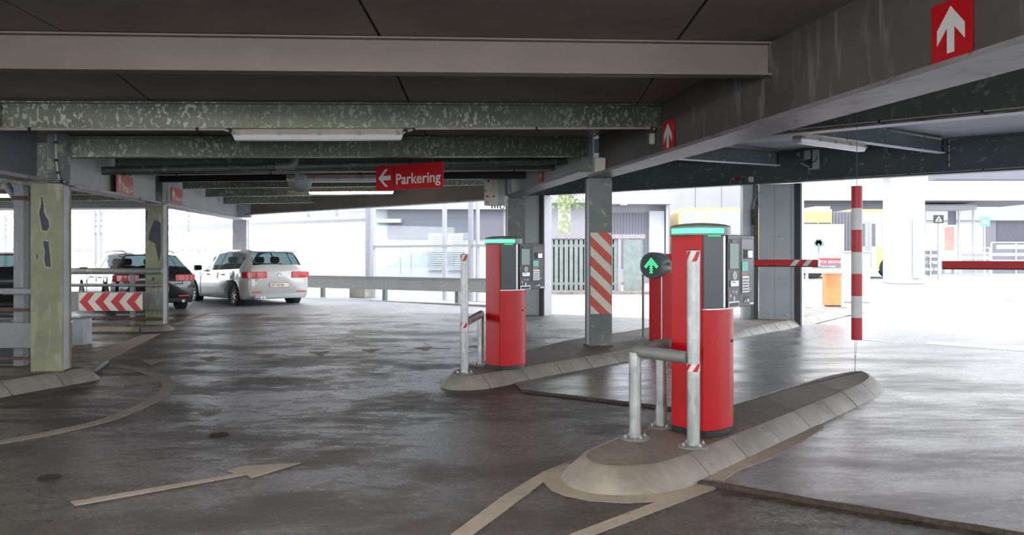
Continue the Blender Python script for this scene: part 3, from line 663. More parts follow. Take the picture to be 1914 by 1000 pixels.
# ================================================================== PAY TERMINALS
def cat(ps, k=5):
    out = []
    for i in range(len(ps)-1):
        p0 = Vector(ps[max(i-1, 0)]); p1 = Vector(ps[i]); p2 = Vector(ps[i+1]); p3 = Vector(ps[min(i+2, len(ps)-1)])
        for j in range(k):
            q = j/k; out.append(tuple(.5*((2*p1)+(p2-p0)*q+(2*p0-5*p1+4*p2-p3)*q*q+(-p0+3*p1-3*p2+p3)*q**3)))
    return out+[tuple(ps[-1])]
def terminal(loc, rz, label):
    """local x = towards the lane (r), y = along the lane (d)"""
    t = thing('parking_terminal', loc, label, 'parking terminal', rz)
    A = (-.203, -.195); B = (.068, -.286)
    red = [(-.203, .1), (-.207, -.12), (-.200, -.185), (-.185, -.203), (-.06, -.252), (.050, -.288), (.066, -.286), (.066, .1)]
    obj('side_panel', MB().prism(red[:1]+cat(red[1:-1], 3)+red[-1:], .046, 1.325, sm=True), M['red'], t)
    low = [(.0685, -.288), (.085, -.280), (.115, -.235), (.140, -.17), (.154, -.09), (.156, -.02), (.14, .05), (.115, .1), (.0685, .1)]
    obj('lower_cover', MB().prism(cat(low), .046, .835, 0, True), M['red'], t)
    sc = lambda ps, k: [(p[0]*k, p[1]*k) for p in ps]
    obj('plinth', MB().prism([(-.205, .09), (-.208, -.12), (-.200, -.19), (-.06, -.255), (.052, -.291), (.088, -.283), (.118, -.237), (.143, -.17), (.157, -.09), (.158, -.02), (.14, .05), (.11, .09)], 0, .044, 0, True), M['black'], t)
    obj('trim_ledge', MB().prism([(.0685, -.290), (.088, -.284), (.118, -.236), (.143, -.17), (.157, -.09), (.159, -.02), (.14, .05), (.0685, .1)], .836, .844, 0, True), M['silver'], t)
    obj('door_seam', MB().bx(.0665, .0682, -.289, -.27, .046, .835), M['black'], t)
    mod = [(.0685, -.286), (.080, -.284), (.120, -.115), (.128, -.085), (.130, -.05), (.105, -.04), (.105, .1), (.0685, .1)]
    obj('housing', MB().prism(mod, .845, 1.325), M['anthracite'], t)
    obj('corner_highlight', MB().tube([(.127, -.078, .846), (.127, -.078, 1.325)], .010, 10), M['silver'], t)  # silver tube imitates the highlight on the rounded housing corner
    pl = obj('face_panel', MB().bx(.106, .138, -.038, .43, .838, 1.335), M['face'], t, bevel=.004)
    def item(name, d0, d1, z0, z1, mat, th=.003, base=.138, lab=None, bevel=0):
        return obj(name, MB().bx(base, base+th, d0, d1, z0-.13, z1-.13), M[mat], pl, label=lab, bevel=bevel)
    item('screen_bezel', -.018, .145, 1.225, 1.437, 'black', .002)
    item('screen', -.01, .137, 1.234, 1.405, 'screen', .003, .1402, 'grey vertical display')
    item('camera_window', .02, .11, 1.41, 1.43, 'face', .003, .1402)
    obj('call_button', MB().lathe([(0, .006), (.028, .006), (.032, .0005)], (.138, .075, 1.187-.13), (1, 0, 0), 20), M['white_sign'], pl)
    obj('button_slot', MB().bx(.1442, .1450, .072, .078, 1.172-.13, 1.202-.13), M['black'], pl)
    item('ticket_reader', .0, .135, 1.112, 1.155, 'silver', .008, bevel=.003); item('ticket_slot', .02, .08, 1.138, 1.144, 'black', .0012, .1461)
    item('sticker', -.02, .0, 1.045, 1.09, 'red_sign', .001); item('sticker', .0, .02, 1.04, 1.06, 'white_sign', .001)
    for (yy, zz) in ((.04, 1.075), (.06, 1.07), (.095, 1.075), (.11, 1.07), (.095, 1.06)): item('pictogram', yy, yy+.012, zz, zz+.010, 'white_sign', .001)
    item('indicator', .062, .078, 1.015, 1.045, 'silver', .001)
    item('mouth_frame', -.03, .15, .972, 1.012, 'silver', .004); item('mouth', -.02, .14, .976, 1.003, 'black', .001, .1421)
    item('divider', .160, .163, .975, 1.455, 'black', .001)
    item('recess_frame', .185, .40, 1.055, 1.445, 'black', .0015)
    item('recess_floor', .192, .393, 1.062, 1.438, 'anthracite', .001, .1396)
    item('intercom_hood', .235, .37, 1.30, 1.368, 'black', .004, .1406); item('intercom', .275, .355, 1.308, 1.36, 'silver', .012, .1447, bevel=.002)
    item('card_screen', .2, .30, 1.215, 1.28, 'screen_teal', .004, .1407); item('card_sticker', .2, .295, 1.19, 1.205, 'poster_pink', .001, .1407)
    kp = item('keypad', .2, .315, 1.068, 1.18, 'silver', .004, .1407)
    m = MB()
    for i in range(4):
        for j in range(5): m.bx(.1448, .1462, .207+i*.026, .227+i*.026, 1.075-.13+j*.02, 1.088-.13+j*.02)
    obj('keypad_keys', m, M['zinc_dull'], pl, kind='stuff')
    item('key_light', .33, .345, 1.078, 1.092, 'white_sign', .002, .1407)
    item('receipt_slot', .24, .34, .995, 1.04, 'black', .002); item('pictogram', .29, .33, 1.0, 1.02, 'white_sign', .001, .1401); item('pictogram', .245, .27, 1.0, 1.012, 'white_sign', .001, .1401)
    item('badge', .345, .415, .982, .992, 'silver', .001)
    # lid with the green strip
    cx, cy, r = -.035, -.095, .203
    n = 40; ring = [(cx+r*math.cos(2*PI*k/n), cy+r*1.0*math.sin(2*PI*k/n)) for k in range(n)]
    ld = MB(); ld.lathe([(0, 1.412), (.06, 1.411), (.12, 1.407), (.17, 1.400), (.196, 1.391), (r, 1.383), (r, 1.328), (.197, 1.3255), (0, 1.3255)], (cx, cy, 0), n=48)
    obj('lid', ld, M['cap'], t)
    def arc(a0, a1, r0, r1, z0, z1):
        m = MB(); vs = []; N = 18
        for i in range(N+1):
            a = math.radians(a0+(a1-a0)*i/N); c_, s_ = math.cos(a), math.sin(a)
            vs += [(cx+r0*c_, cy+r0*s_, z0), (cx+r1*c_, cy+r1*s_, z0), (cx+r1*c_, cy+r1*s_, z1), (cx+r0*c_, cy+r0*s_, z1)]
        fs = []
        for i in range(N):
            for k in range(4): k2 = (k+1) % 4; fs.append([4*i+k, 4*i+k2, 4*i+4+k2, 4*i+4+k])
        fs += [[0, 1, 2, 3], [4*N+3, 4*N+2, 4*N+1, 4*N]]
        return m.add(vs, fs)
    obj('light_strip', arc(-130, -18, r+.0005, r+.005, 1.341, 1.371), M['led_core'], t, label='glowing green light strip')
    obj('added_glow_strip', arc(-66, -22, r-.018, r-.010, 1.3200, 1.3250), M['led'], t)  # emissive strip added to throw a green tint onto the housing
    obj('lock', MB().lathe([(0, .006), (.010, .006), (.011, 0)], (.156, -.01, .62), (1, 0, 0), 12), M['black'], t)
    return t
MC = Vector((1.36, 6.0, .126)); RZ = math.atan2(RV.y, RV.x)
T1 = terminal(MC, RZ, 'larger near red parking terminal with black card panel and green top light')
T2 = dup(T1, (-.005, 9.45, .126), RZ, 'smaller far red parking terminal with black card panel and green top light')
T1['group'] = T2['group'] = 'red parking terminals on the islands'
for o in list(C.objects):
    if o.parent in (T1, T2) and o.name.split('.')[0] in ('housing',): pass

# ================================================================== BARRIERS
def barrier(loc, rz, label):
    t = thing('barrier', loc, label, 'barrier', rz)
    obj('cabinet_front', MB().prism([(-.17, -.15), (.0, -.19), (.0, .15), (-.17, .15)], .04, .98), M['red'], t, bevel=.004)
    obj('cabinet_door', MB().prism([(.012, -.19), (.10, -.185), (.17, -.14), (.19, -.04), (.19, .15), (.012, .15)], .04, .98), M['red'], t, bevel=.004)
    obj('corner_strip', MB().bx(.0005, .0115, -.193, -.17, .04, .98), M['silver'], t)
    obj('plinth', MB().prism([(-.17, -.15), (0, -.188), (.17, -.14), (.188, -.04), (.188, .15), (-.17, .15)], 0, .039), M['black'], t)
    return t
bc = barrier((X(1236, 12.3)+.03, 12.40, .126), math.radians(-14), 'red barrier with round green LED head and striped boom behind the larger terminal')
ax = Vector((-.42, -1, 0)).normalized(); hc = Vector((-.125, -.26, 1.075))
hd = obj('lamp_head', MB().lathe([(0, -.34), (.11, -.33), (.165, -.29), (.182, -.23), (.186, -.02), (.180, .004), (.165, .012), (0, .012)], hc, ax, 40), M['lamp_grey'], bc)
ex = Vector((-ax.y, ax.x, 0)).normalized()
if ex.x < 0: ex = -ex
fc = hc+ax*.0125
obj('lamp_face', MB().lathe([(0, .002), (.150, .002), (.152, 0)], fc, ax, 40), M['lamp_face'], hd)
pat = [(0,), (-1, 1), (-2, 0, 2), (-3, -1, 1, 3), (-4, -2, 0, 2, 4), (-5, -3, -1, 1, 3, 5), (-6, -4, 0, 4, 6), (-5, -1, 1, 5), (0,), (-1, 1), (0,), (-1, 1)]
dots = [(i*.0160, .098-j*.0180) for j, r_ in enumerate(pat) for i in r_]
obj('boom_root', MB().bx(-.23, .28, .155, .21, 1.03, 1.24), M['red'], bc, bevel=.006)
m = MB()
for (dx, dz) in dots:
    m.lathe([(0, .0075), (.0075, .0060), (.0088, .003)], fc+ex*dx+V(0, 0, dz), ax, 8)
obj('led_dots', m, M['led_core'], hd, kind='stuff', label='green dotted up arrow')
def arm(a, b, zc, h, par, stripes):
    a = Vector(a); b = Vector(b); L = (b-a).length; d = (b-a).normalized(); sd = Vector((-d.y, d.x, 0)); o = V(a.x, a.y, zc)
    Rm = Matrix((d, sd, V(0, 0, 1))).transposed(); at = lambda x, y, z: o+Rm@V(x, y, z)
    bm_ = obj('boom', MB().box(at(L/2, 0, 0), (L, .05, h), 0, 0, Rm), M['red'], par, True, bevel=.006)
    obj('boom_edge', MB().box(at(L/2, 0, -h/2-.0062), (L, .036, .0115), 0, 0, Rm), M['black'], bm_, True)
    obj('end_cap', MB().box(at(L+.006, 0, 0), (.012, .054, h+.006), 0, 0, Rm), M['silver'], bm_, True)
    for s in stripes: obj('white_stripe', MB().plate([(s, -h/2+.002), (s+.07, -h/2+.002), (s+.07+h*.8, h/2-.002), (s+h*.8, h/2-.002)], at(0, -.025, 0), d, (0, 0, 1), .0003, .0015), M['white_sign'], bm_, True)
aS = Vector((2.28, 12.30, 0)); ue = (1530-HU)/F; Ls = (ue*aS.y-aS.x)/(.8+.6*ue); aE = aS+RV*Ls
arm(aS, aE, Z(491.5, 11.0), .082, bc, (Ls-.36, Ls-.2))
bE = Vector((X(1762, 10.4), 10.4, 0)); bS = bE+RV*3.3
b2 = barrier((bS.x+.25, bS.y-.05, .0), math.radians(-14), 'red barrier whose plain boom enters from the right edge')
arm(bS, bE, Z(495, 10.2), .088, b2, ())
# small red post foot seen below the face panel
# thin grey post beside the LED cabinet
p = G(1203, 617)
tag(obj('marker_post', MB().tube([(X(1202, 13.2), 13.2, .0), (X(1202, 13.2), 13.2, 1.03)], .018, 8).tube([(X(1202, 13.2), 13.2, 1.03), (X(1202, 13.2), 13.2, 1.06)], .022, 8), M['zinc_dull']), 'thin grey post left of the LED arrow cabinet', 'post')

# ================================================================== STEEL GUARDS
def flange_foot(t, p, r, z0, mat):
    obj('foot_plate', MB().lathe([(0, .016), (.088, .016), (.094, .012), (.094, 0), (0, 0)], (p[0], p[1], z0), n=28), mat, t, True)
    for k in range(4):
        a = .4+k*PI/2; q = (p[0]+.072*math.cos(a), p[1]+.072*math.sin(a))
        obj('bolt', MB().lathe([(0, .036), (.004, .036), (.0045, .026), (.011, .026), (.011, .0162), (0, .0162)], (q[0], q[1], z0), n=6, sm=False), M['silver'], t, True)
def band(t, p, r, z0, z1, ang=0, flip=1):
    m = MB(); m.lathe([(r+.0006, z0), (r+.0014, z0+.001), (r+.0014, z1-.001), (r+.0006, z1)], (p[0], p[1], 0), n=32)
    bnd = obj('reflective_band', m, M['white_sign'], t, True)
    # slanted red patches wrapped on the band
    for k in range(4):
        a0 = ang+k*PI/2; mm = MB(); vs = []
        for j in range(7):
            for i in range(6):
                a = a0+i*.14+.75*flip*j/6; vs.append((p[0]+(r+.0024)*math.cos(a), p[1]+(r+.0024)*math.sin(a), z0+.001+(z1-z0-.002)*j/6))
        mm.add(vs, [[6*j+i, 6*j+i+1, 6*j+i+7, 6*j+i+6] for j in range(6) for i in range(5)], 0, True); obj('red_slash', mm, M['red_sign'], bnd, True)
def bend(pts, r=.07, n=6):
    """round the corners of a polyline"""
    pts = [Vector(p) for p in pts]; out = [pts[0]]
    for i in range(1, len(pts)-1):
        a, b, c = pts[i-1], pts[i], pts[i+1]; d1 = (a-b).normalized(); d2 = (c-b).normalized(); s = b+d1*r; e = b+d2*r
        for k in range(n+1):
            q = k/n; out.append((1-q)**2*s+2*q*(1-q)*b+q*q*e)
    out.append(pts[-1]); return out
zt = .122
p1 = G(1296, 836, zt); p2 = G(1187, 821, zt); p3 = G(1236, 799, zt)
t = thing('steel_guard', (p1.x, p1.y, zt), 'galvanised tube guard with three legs in front of the larger terminal', 'guard rail')
R = .040
obj('tall_post', MB().tube([(p1.x, p1.y, zt), (p1.x, p1.y, Z(468, p1.y))], R, 24), M['zinc'], t, True)
obj('post_cap', MB().lathe([(0, .005), (R*.9, .004), (R+.001, 0)], (p1.x, p1.y, Z(468, p1.y)+.0005), n=24), M['black'], t, True)
zr2 = .70
obj('short_post', MB().tube([(p2.x, p2.y, zt), (p2.x, p2.y, zr2-R*.3)], R, 24), M['zinc'], t, True)
obj('short_post', MB().tube([(p3.x, p3.y, zt), (p3.x, p3.y, zr2-R*.3)], R, 24), M['zinc'], t, True)
obj('top_rail', MB().tube(bend([(p1.x-.035, p1.y+.01, zr2-.02), (p2.x, p2.y, zr2), (p3.x, p3.y, zr2), (p3.x+.25, p3.y+.03, zr2)], .07), R, 24), M['zinc_dull'], t, True)
for q in (p1, p2, p3): flange_foot(t, q, R, zt, M['zinc_dull'])
band(t, p1, R, Z(489, p1.y), Z(468, p1.y)-.004, -2.0); band(t, p1, R, Z(694, p1.y), Z(679, p1.y), -1.9)
q1 = G(868, 699, zt); q3 = Vector((X(899, 9.62), 9.62, zt))
t = thing('steel_guard', (q1.x, q1.y, zt), 'galvanised tube guard with a tall post left of the smaller terminal', 'guard rail')
obj('tall_post', MB().tube([(q1.x, q1.y, zt), (q1.x, q1.y, Z(476, q1.y))], R, 24), M['zinc'], t, True)
obj('post_cap', MB().lathe([(0, .005), (R*.9, .004), (R+.001, 0)], (q1.x, q1.y, Z(476, q1.y)+.0005), n=24), M['black'], t, True)
obj('short_post', MB().tube([(q3.x, q3.y, zt), (q3.x, q3.y, .67)], R, 24), M['zinc'], t, True)
obj('top_rail', MB().tube([(q1.x+.03, q1.y+.03, .655), (q3.x, q3.y, .69)], R, 20), M['zinc_dull'], t, True)
for q in (q1, q3): flange_foot(t, q, R, zt, M['zinc_dull'])
band(t, q1, R, Z(488, q1.y), Z(476, q1.y)-.004, -2.0); band(t, q1, R, Z(613, q1.y), Z(603, q1.y), -1.9)

# hanging striped tube over the far tip of the near island
yh = 9.0; xh = X(1601.5, yh); zt1 = Z(348, yh); zt0 = Z(635, yh)
t = thing('hanging_tube', (xh, yh, zt0), 'hanging red and white banded height-limit tube', 'height gauge')
nb = 7; hb = (zt1-zt0)/nb
for i in range(nb):
    obj('red_band' if i % 2 == 0 else 'white_band', MB().lathe([(0, 0), (.052, 0), (.054, .002), (.054, hb-.002), (.052, hb), (0, hb)], (0, 0, i*hb), n=28), M['red_sign'] if i % 2 == 0 else M['white_sign'], t)
obj('top_wire', MB().tube([(0, 0, nb*hb), (0, 0, 3.35-zt0)], .003, 6), M['wire'], t)
obj('lower_wire', MB().tube([(-.02, 0, 0), (-.022, 0, .124-zt0)], .002, 6).tube([(.0, 0, 0), (-.012, 0, -.17), (-.014, 0, .124-zt0)], .002, 6).lathe([(0, -.008), (.008, 0), (0, .008)], (-.012, 0, -.17), n=8), M['wire'], t)

# ================================================================== DOOR CASINGS (exit pillars)
def casing(u0, u1, Y0, Y1, ztop, label, extra):
    a = Vector((X(u0, Y0), Y0, 0)); b = Vector((X(u1, Y1), Y1, 0)); d = b-a; L = d.length; rz = math.atan2(d.y, d.x)
    t = thing('door_casing', (a.x, a.y, .0), label, 'casing', rz)
    obj('casing_body', MB().bx(0, L-.20, .01, .36, 0, ztop), M['panel_grey'], t, bevel=.004)
    obj('sheet_panel', MB().bx(.005, (L-.2)*.50-.003, -.002, .0095, .02, ztop-.02), M['panel_grey'], t)
    obj('sheet_panel', MB().bx((L-.2)*.50+.003, L-.205, -.002, .0095, .02, ztop-.02), M['panel_grey'], t)
    obj('edge_channel', MB().bx(L-.198, L-.14, -.01, .36, 0, ztop), M['frame_white'], t)
    obj('rubber_seal', MB().bx(L-.138, L-.03, -.015, .36, 0, ztop), M['panel_dark'], t)
    obj('edge_channel', MB().bx(L-.028, L, -.01, .36, 0, ztop), M['frame_white'], t)
    for q in ((.3, .22), (.3, 1.2), (.8, .2), (.62, 1.7), (.62, .9)): obj('rivet', MB().lathe([(0, .006), (.012, .004), (.014, 0)], (q[0]*(L-.2), -.002, q[1]*ztop/2.7), (0, -1, 0), 8), M['zinc_dull'], t)
    return t
tag(casing(1418, 1499, 17.05, 16.72, 2.735, 'wide grey door casing right of the larger terminal at the exit', 0), None, 'door casing')
tag(casing(958, 1018, 20.3, 19.9, 2.735, 'grey door casing behind the smaller terminal', 0), None, 'door casing')
yc = 17.15
t = thing('steel_post', (X(1400, yc), yc, 0), 'dark steel post with cable conduits left of the wide door casing', 'post')
obj('post_body', MB().bx(-.12, .08, 0, .2, 0, 2.735), M['panel_grey'], t)
obj('channel', MB().bx(.085, .175, -.03, .17, 0, 2.735), M['col_grey'], t)
obj('conduit', MB().tube([(.06, -.05, .02), (.06, -.05, 2.35)], .016, 8), M['zinc_dull'], t)
obj('conduit', MB().tube([(.10, -.05, .02), (.10, -.05, 2.35)], .012, 8), M['wire'], t)
m = MB()
for i in range(9): m.lathe([(.045, 0), (.058, .012), (.045, .03)], (.08, -.06, 1.95+i*.034), n=12)
obj('cable_coil', m, M['galv_dark'], t)
obj('cable', MB().tube([(.08, -.05, 2.26), (.10, -.06, 2.45), (.2, -.1, 2.62), (.28, -.1, 2.70)], .008, 6), M['conduit'], t)
obj('cable', MB().tube([(.06, -.05, 2.26), (.08, -.08, 2.42), (.16, -.12, 2.58), (.22, -.1, 2.69)], .008, 6), M['conduit'], t)
# downpipe right of electrical box
tag(obj('downpipe', MB().tube([(X(951, 15.9), 16.0, .13), (X(951, 15.9), 16.0, 2.34)], .06, 14), M['zinc_dull']), 'dull grey downpipe beside the column under the electrical box', 'pipe')

# ================================================================== ELECTRICAL BITS
t = thing('electrical_box', (X(905, 15.3), 15.3, Z(384, 15.3)), 'cream electrical box with switches on the column below the ceiling', 'electrical box', math.radians(-14))
obj('box_body', MB().bx(0, .37, .006, .22, 0, .46), M['panel_grey'], t, bevel=.004)
obj('box_door', MB().bx(0, .25, -.01, .005, 0, .46), M['cream'], t, bevel=.003)
obj('switch_red', MB().bx(.045, .085, -.022, -.0105, .14, .17), M['red_sign'], t); obj('switch_red', MB().bx(.155, .195, -.022, -.0105, .14, .17), M['red_sign'], t)
obj('notice', MB().bx(.03, .09, -.012, -.0105, .03, .08), M['poster_pink'], t); obj('lock', MB().bx(.015, .03, -.016, -.0105, .24, .27), M['black'], t)
obj('label_plate', MB().bx(.06, .10, -.012, -.0105, .41, .435), M['black'], t)
for i in range(5): obj('red_mark', MB().bx(.155, .168, -.012, -.0105, .30+i*.028, .315+i*.028), M['red_sign'], t)
for i in range(4): obj('cable_gland', MB().tube([(.12+i*.05, .08, 0), (.12+i*.05, .08, -.05)], .013, 8), M['zinc_dull'], t)
obj('cable', MB().tube([(.27, .08, -.05), (.33, .06, -.06), (.38, .06, .05), (.42, .1, .14)], .008, 6), M['conduit'], t)
def jbox(loc, d, rz, label, mat='cream'):
    t = thing('junction_box', loc, label, 'junction box', rz)
    obj('box_body', MB().bx(-d[0]/2, d[0]/2, -d[1], 0, 0, d[2]), M[mat], t, bevel=.006)
    obj('box_lid', MB().bx(-d[0]/2+.008, d[0]/2-.008, -d[1]-.005, -d[1]-.0005, .008, d[2]-.008), M[mat], t, bevel=.002)
    return t
jb = solve_u(ga_pt, 1135, 3, 11.6)
jbox((X(1122, 11.35), 11.45, Z(325, 11.45)), (.14, .09, .205), 0, 'beige junction box beside the head of the striped column')
q = solve_u(ga_pt, 1226, 3, 11.6); jbox((q.x-.02, q.y, Z(270, q.y)), (.05, .05, .12), -1.35, 'small grey box on the girder left of the small arrow sign', 'lamp_body')
fz = lambda s, z: tuple(P0+FD*s-FN*(.02) + V(0, 0, z))
def fpt(u, v, off=.03):   # point on the face of exit girder
    # intersect the ray with girder web line
    n = Vector((-FD.y, FD.x, 0)); k = (u-HU)/F; Y = (P0.dot(n))/(Vector((k, 1, 0)).dot(n)); p = Vector((k*Y, Y, Z(v, Y)))
    nn = n if n.y < 0 else -n
    return p+nn*off
rzF = math.atan2(FD.y, FD.x)
q = fpt(1405, 341, .012); jbox(q, (.09, .05, .11), rzF, 'small white junction box above the grey post on the exit girder', 'white_sign')
q = fpt(1381, 334, .06); t = thing('cable_coupler', q, 'red cable coupler with looped cable on the exit girder', 'coupler', rzF)
obj('coupler_body', MB().tube([(-.06, 0, 0), (.06, 0, 0)], .026, 12), M['red_sign'], t); obj('coupler_neck', MB().tube([(-.10, 0, -.004), (-.06, 0, 0)], .022, 12), M['silver'], t)
obj('cable', MB().tube([(.06, 0, 0), (.12, 0, .03), (.18, 0, .01), (.2, 0, -.04)], .008, 6).tube([(-.10, 0, 0), (-.15, 0, -.03), (-.17, 0, -.10)], .008, 6), M['conduit'], t)
# cctv on the exit girder
q = fpt(1516, 300, .10); t = thing('security_camera', q, 'security camera on a bracket on the exit girder', 'security camera', rzF)
obj('bracket', MB().bx(.06, .16, -.01, .09, -.16, .30), M['panel_grey'], t); obj('bracket_arm', MB().bx(.0, .17, -.08, .08, -.185, -.165), M['silver'], t)
obj('camera_body', MB().box((-.03, -.12, .08), (.13, .30, .16), .55), M['col_grey'], t, bevel=.015)
obj('camera_face', MB().box((-.115, -.262, .06), (.125, .02, .19), .55), M['black'], t, bevel=.008)
obj('camera_lens', MB().lathe([(0, .01), (.034, .008), (.04, 0)], (-.123, -.275, .085), (-.5, -.85, 0), 16), M['silver'], t)
obj('camera_lens', MB().lathe([(0, .01), (.024, .008), (.03, 0)], (-.123, -.275, .02), (-.5, -.85, 0), 16), M['face'], t)
obj('cable', MB().tube([(-.02, -.05, -.02), (.06, -.08, -.07), (.14, -.06, -.03), (.16, -.03, .05)], .010, 6), M['black'], t)
obj('lower_arm', MB().tube([(-.12, -.12, -.06), (.02, -.06, -.14)], .012, 8), M['silver'], t)
# conduits along beams
def run(name, pts, r, label, mat='conduit', clips=None):
    pts = [Vector(p) for p in pts]; t = thing(name, pts[0], label, 'cable')
    obj('cable_run', MB().tube(pts, r, 8), M[mat], t, True)
    if clips:
        n = clips
        for i in range(n):
            s = (i+.5)/n*(len(pts)-1); k = int(s); p = pts[k].lerp(pts[k+1], s-k); d = (pts[k+1]-pts[k]).normalized()
            obj('cable_clip', MB().tube([p-d*.012, p+d*.012], r*1.7, 8), M['black_steel'], t, True)
    return t
run('cable_conduit', [P(0, 241.5, 7.92)+(P(0, 241.5, 7.92)-P(432, 244, 8.45)).normalized()*.6, P(0, 241.5, 7.92), P(418, 242, 8.45), P(436, 249, 8.5)], .012, 'beige conduit under the second beam left of the long lamp', clips=4)
run('cable_conduit', [P(752, 249, 8.87), P(775, 240.5, 8.92), P(1216, 239.5, 9.5), P(1229, 243, 9.55)], .012, 'beige conduit under the second beam right of the long lamp', clips=5)
run('cable_conduit', [P(104, 250, 9.02), P(105, 300, 9.0), P(110, 335, 8.98), P(125, 343, 9.02), P(302, 379.5, 15.0)], .011, 'pale conduit running down and along the left girder', 'frame_white', clips=6)
run('cable_conduit', [P(130, 324, 11.1), P(300, 327, 12.0), P(700, 322, 12.75), P(1030, 318, 13.2)], .010, 'thin conduit behind the drain pipe', clips=7)
q0 = fpt(1405, 344, .09); q1_ = fpt(1914, 313, .09); run('cable_conduit', [q0, q1_, q1_+FD*1.0], .010, 'beige cable along the lower edge of the exit girder', clips=8)
q0 = fpt(1775, 262, .05); q1_ = fpt(1775, 312, .05); run('cable_conduit', [fpt(1914, 248, .05), q0, q1_], .014, 'pale conduit turning down the exit girder at the right', clips=6)
run('cable_conduit', [(7.2, 14.72, 3.30), (4.6, 12.85, 3.33)], .012, 'pale conduit along the ceiling to the exit girder corner', clips=3)
g_off = Vector((-.65, -.76, 0))*.13
run('cable_conduit', [g1a+g_off+V(.4, -.34, 2.735), g1b+g_off+V(0, 0, 2.735)], .009, 'thin cable along the dark green girder at the upper right', clips=7)

# drain pipe
t = thing('drain_pipe', P(125, 321, 10.6), 'long dull green drain pipe under the beams with an elbow branch', 'pipe')
pa = P(118, 321, 10.9); pb = P(1086, 300, 12.9)
obj('pipe', MB().tube([pa, pb], .052, 16), M['galv_dark'], t, True)
for s in (.10, .36, .385, .50, .63, .81, .95):
    p = pa.lerp(pb, s); d = (pb-pa).normalized(); obj('coupling', MB().tube([p-d*.03, p+d*.03], .062, 16), M['rust'] if s in (.10, .63) else M['galv_dark'], t, True)
p = pa.lerp(pb, .395); d = (pb-pa).normalized()
obj('elbow', MB().tube(bend([p-d*.16+V(0, -.03, 0), p+d*.07+V(0, -.05, .0), p+d*.09+V(0, -.05, .16)], .07), .062, 16), M['zinc_dull'], t, True)
for s in (.2, .45, .72): p = pa.lerp(pb, s); obj('hanger', MB().tube([p, p+V(0, 0, .20)], .006, 6), M['wire'], t, True)

# ================================================================== LAMPS
def lamp(a, b, lit, label, drop=None, wd=.13):
    a = Vector(a); b = Vector(b); d = b-a; L = d.length; c = a
    t = thing('strip_lamp', c, label, 'lamp', math.atan2(d.y, d.x))
    sl_ = math.atan2(d.z, math.hypot(d.x, d.y)); t.rotation_euler = (0, -sl_, math.atan2(d.y, d.x))
    def trough(x0, x1, w0, w1, z0, z1):
        return MB().add([(x0, -w0, z0), (x1, -w0, z0), (x1, w0, z0), (x0, w0, z0), (x0-.02, -w1, z1), (x1+.02, -w1, z1), (x1+.02, w1, z1), (x0-.02, w1, z1)], [(0,3,2,1), (4,5,6,7), (0,1,5,4), (1,2,6,5), (2,3,7,6), (3,0,4,7)])
    obj('diffuser', trough(.025, L-.025, wd*.33, wd*.46, 0, .055), M['tube'] if lit else M['lens'], t, bevel=.006)
    obj('housing', trough(.02, L-.02, wd*.5, wd*.34, .0555, .115), M['lamp_body'], t)
    obj('rim', MB().bx(0, L, -wd*.53, wd*.53, .050, .0553), M['frame_white'], t)
    n = 5
    for i in range(n):
        x = .06+(L-.12)*i/(n-1)
        obj('clip', MB().bx(x-.018, x+.018, -wd*.55, -wd*.50, .045, .085), M['zinc_dull'], t); obj('clip', MB().bx(x-.018, x+.018, wd*.50, wd*.55, .045, .085), M['zinc_dull'], t)
    if drop:
        for x in (.25*L, .75*L): obj('hanger', MB().tube([(x, 0, .116), (x, 0, .116+drop)], .006, 6), M['wire'], t)
    return t
lamp(P(434, 263, 8.60), P(754, 262, 8.98), False, 'long unlit strip lamp under the second beam', drop=.05)
lamp(P(535, 341, 13.7), P(728, 340, 13.9), False, 'unlit strip lamp above the grey dome, behind the hanging sign', drop=.34)
lamp(P(578, 363, 20.4), P(735, 362, 20.2), True, 'lit warm strip lamp behind the hanging sign')
lamp(P(1489, 267, 11.07), P(1612, 284, 12.07), False, 'unlit strip lamp in front of the security camera', drop=.40, wd=.15)
lamp(P(-110, 369, 14.0), P(20, 369, 14.0), True, 'lit warm strip lamp at the far left edge', drop=.25)
def nearlamp(x, y, label, dx=1.55):  # unseen lamps: overhead ones follow the ceiling glow, rear ones added for brightness
    t = thing('strip_lamp', (x, y, 2.93), label, 'lamp', 0)
    obj('diffuser', MB().bx(.02, dx-.02, -.05, .05, 0, .05), M['tube_near'], t, bevel=.006); obj('housing', MB().bx(0, dx, -.06, .06, .0505, .10), M['lamp_body'], t)
    for q in (.3, dx-.3): obj('hanger', MB().tube([(q, 0, .1005), (q, 0, .23)], .008, 6), M['wire'], t)
for (x, y, lb) in ((-2.9, 3.2, 'lit strip lamp overhead left of the camera'), (-.6, 3.0, 'lit strip lamp overhead just right of the nearest one'), (-2.9, -.5, 'lit strip lamp added unseen behind the camera at left for brightness'), (.6, -.8, 'lit strip lamp added unseen behind the camera at right for brightness'), (-2.9, -4.2, 'rearmost lit strip lamp added unseen at left for brightness'), (1.4, -4.4, 'rearmost lit strip lamp added unseen at right for brightness')): nearlamp(x, y, lb)
def tubelight(a, b, e):
    l = bpy.data.lights.new('lamp_light', 'AREA'); l.shape = 'RECTANGLE'; l.size = (Vector(b)-Vector(a)).length; l.size_y = .08; l.energy = e; l.color = (1, .85, .66)
    o = bpy.data.objects.new('lamp_light', l); C.objects.link(o); o.location = (Vector(a)+Vector(b))/2+V(0, 0, -.01)
tubelight(P(578, 363, 20.4), P(735, 362, 20.2), 18); tubelight(P(-110, 369, 14.0), P(20, 369, 14.0), 22)
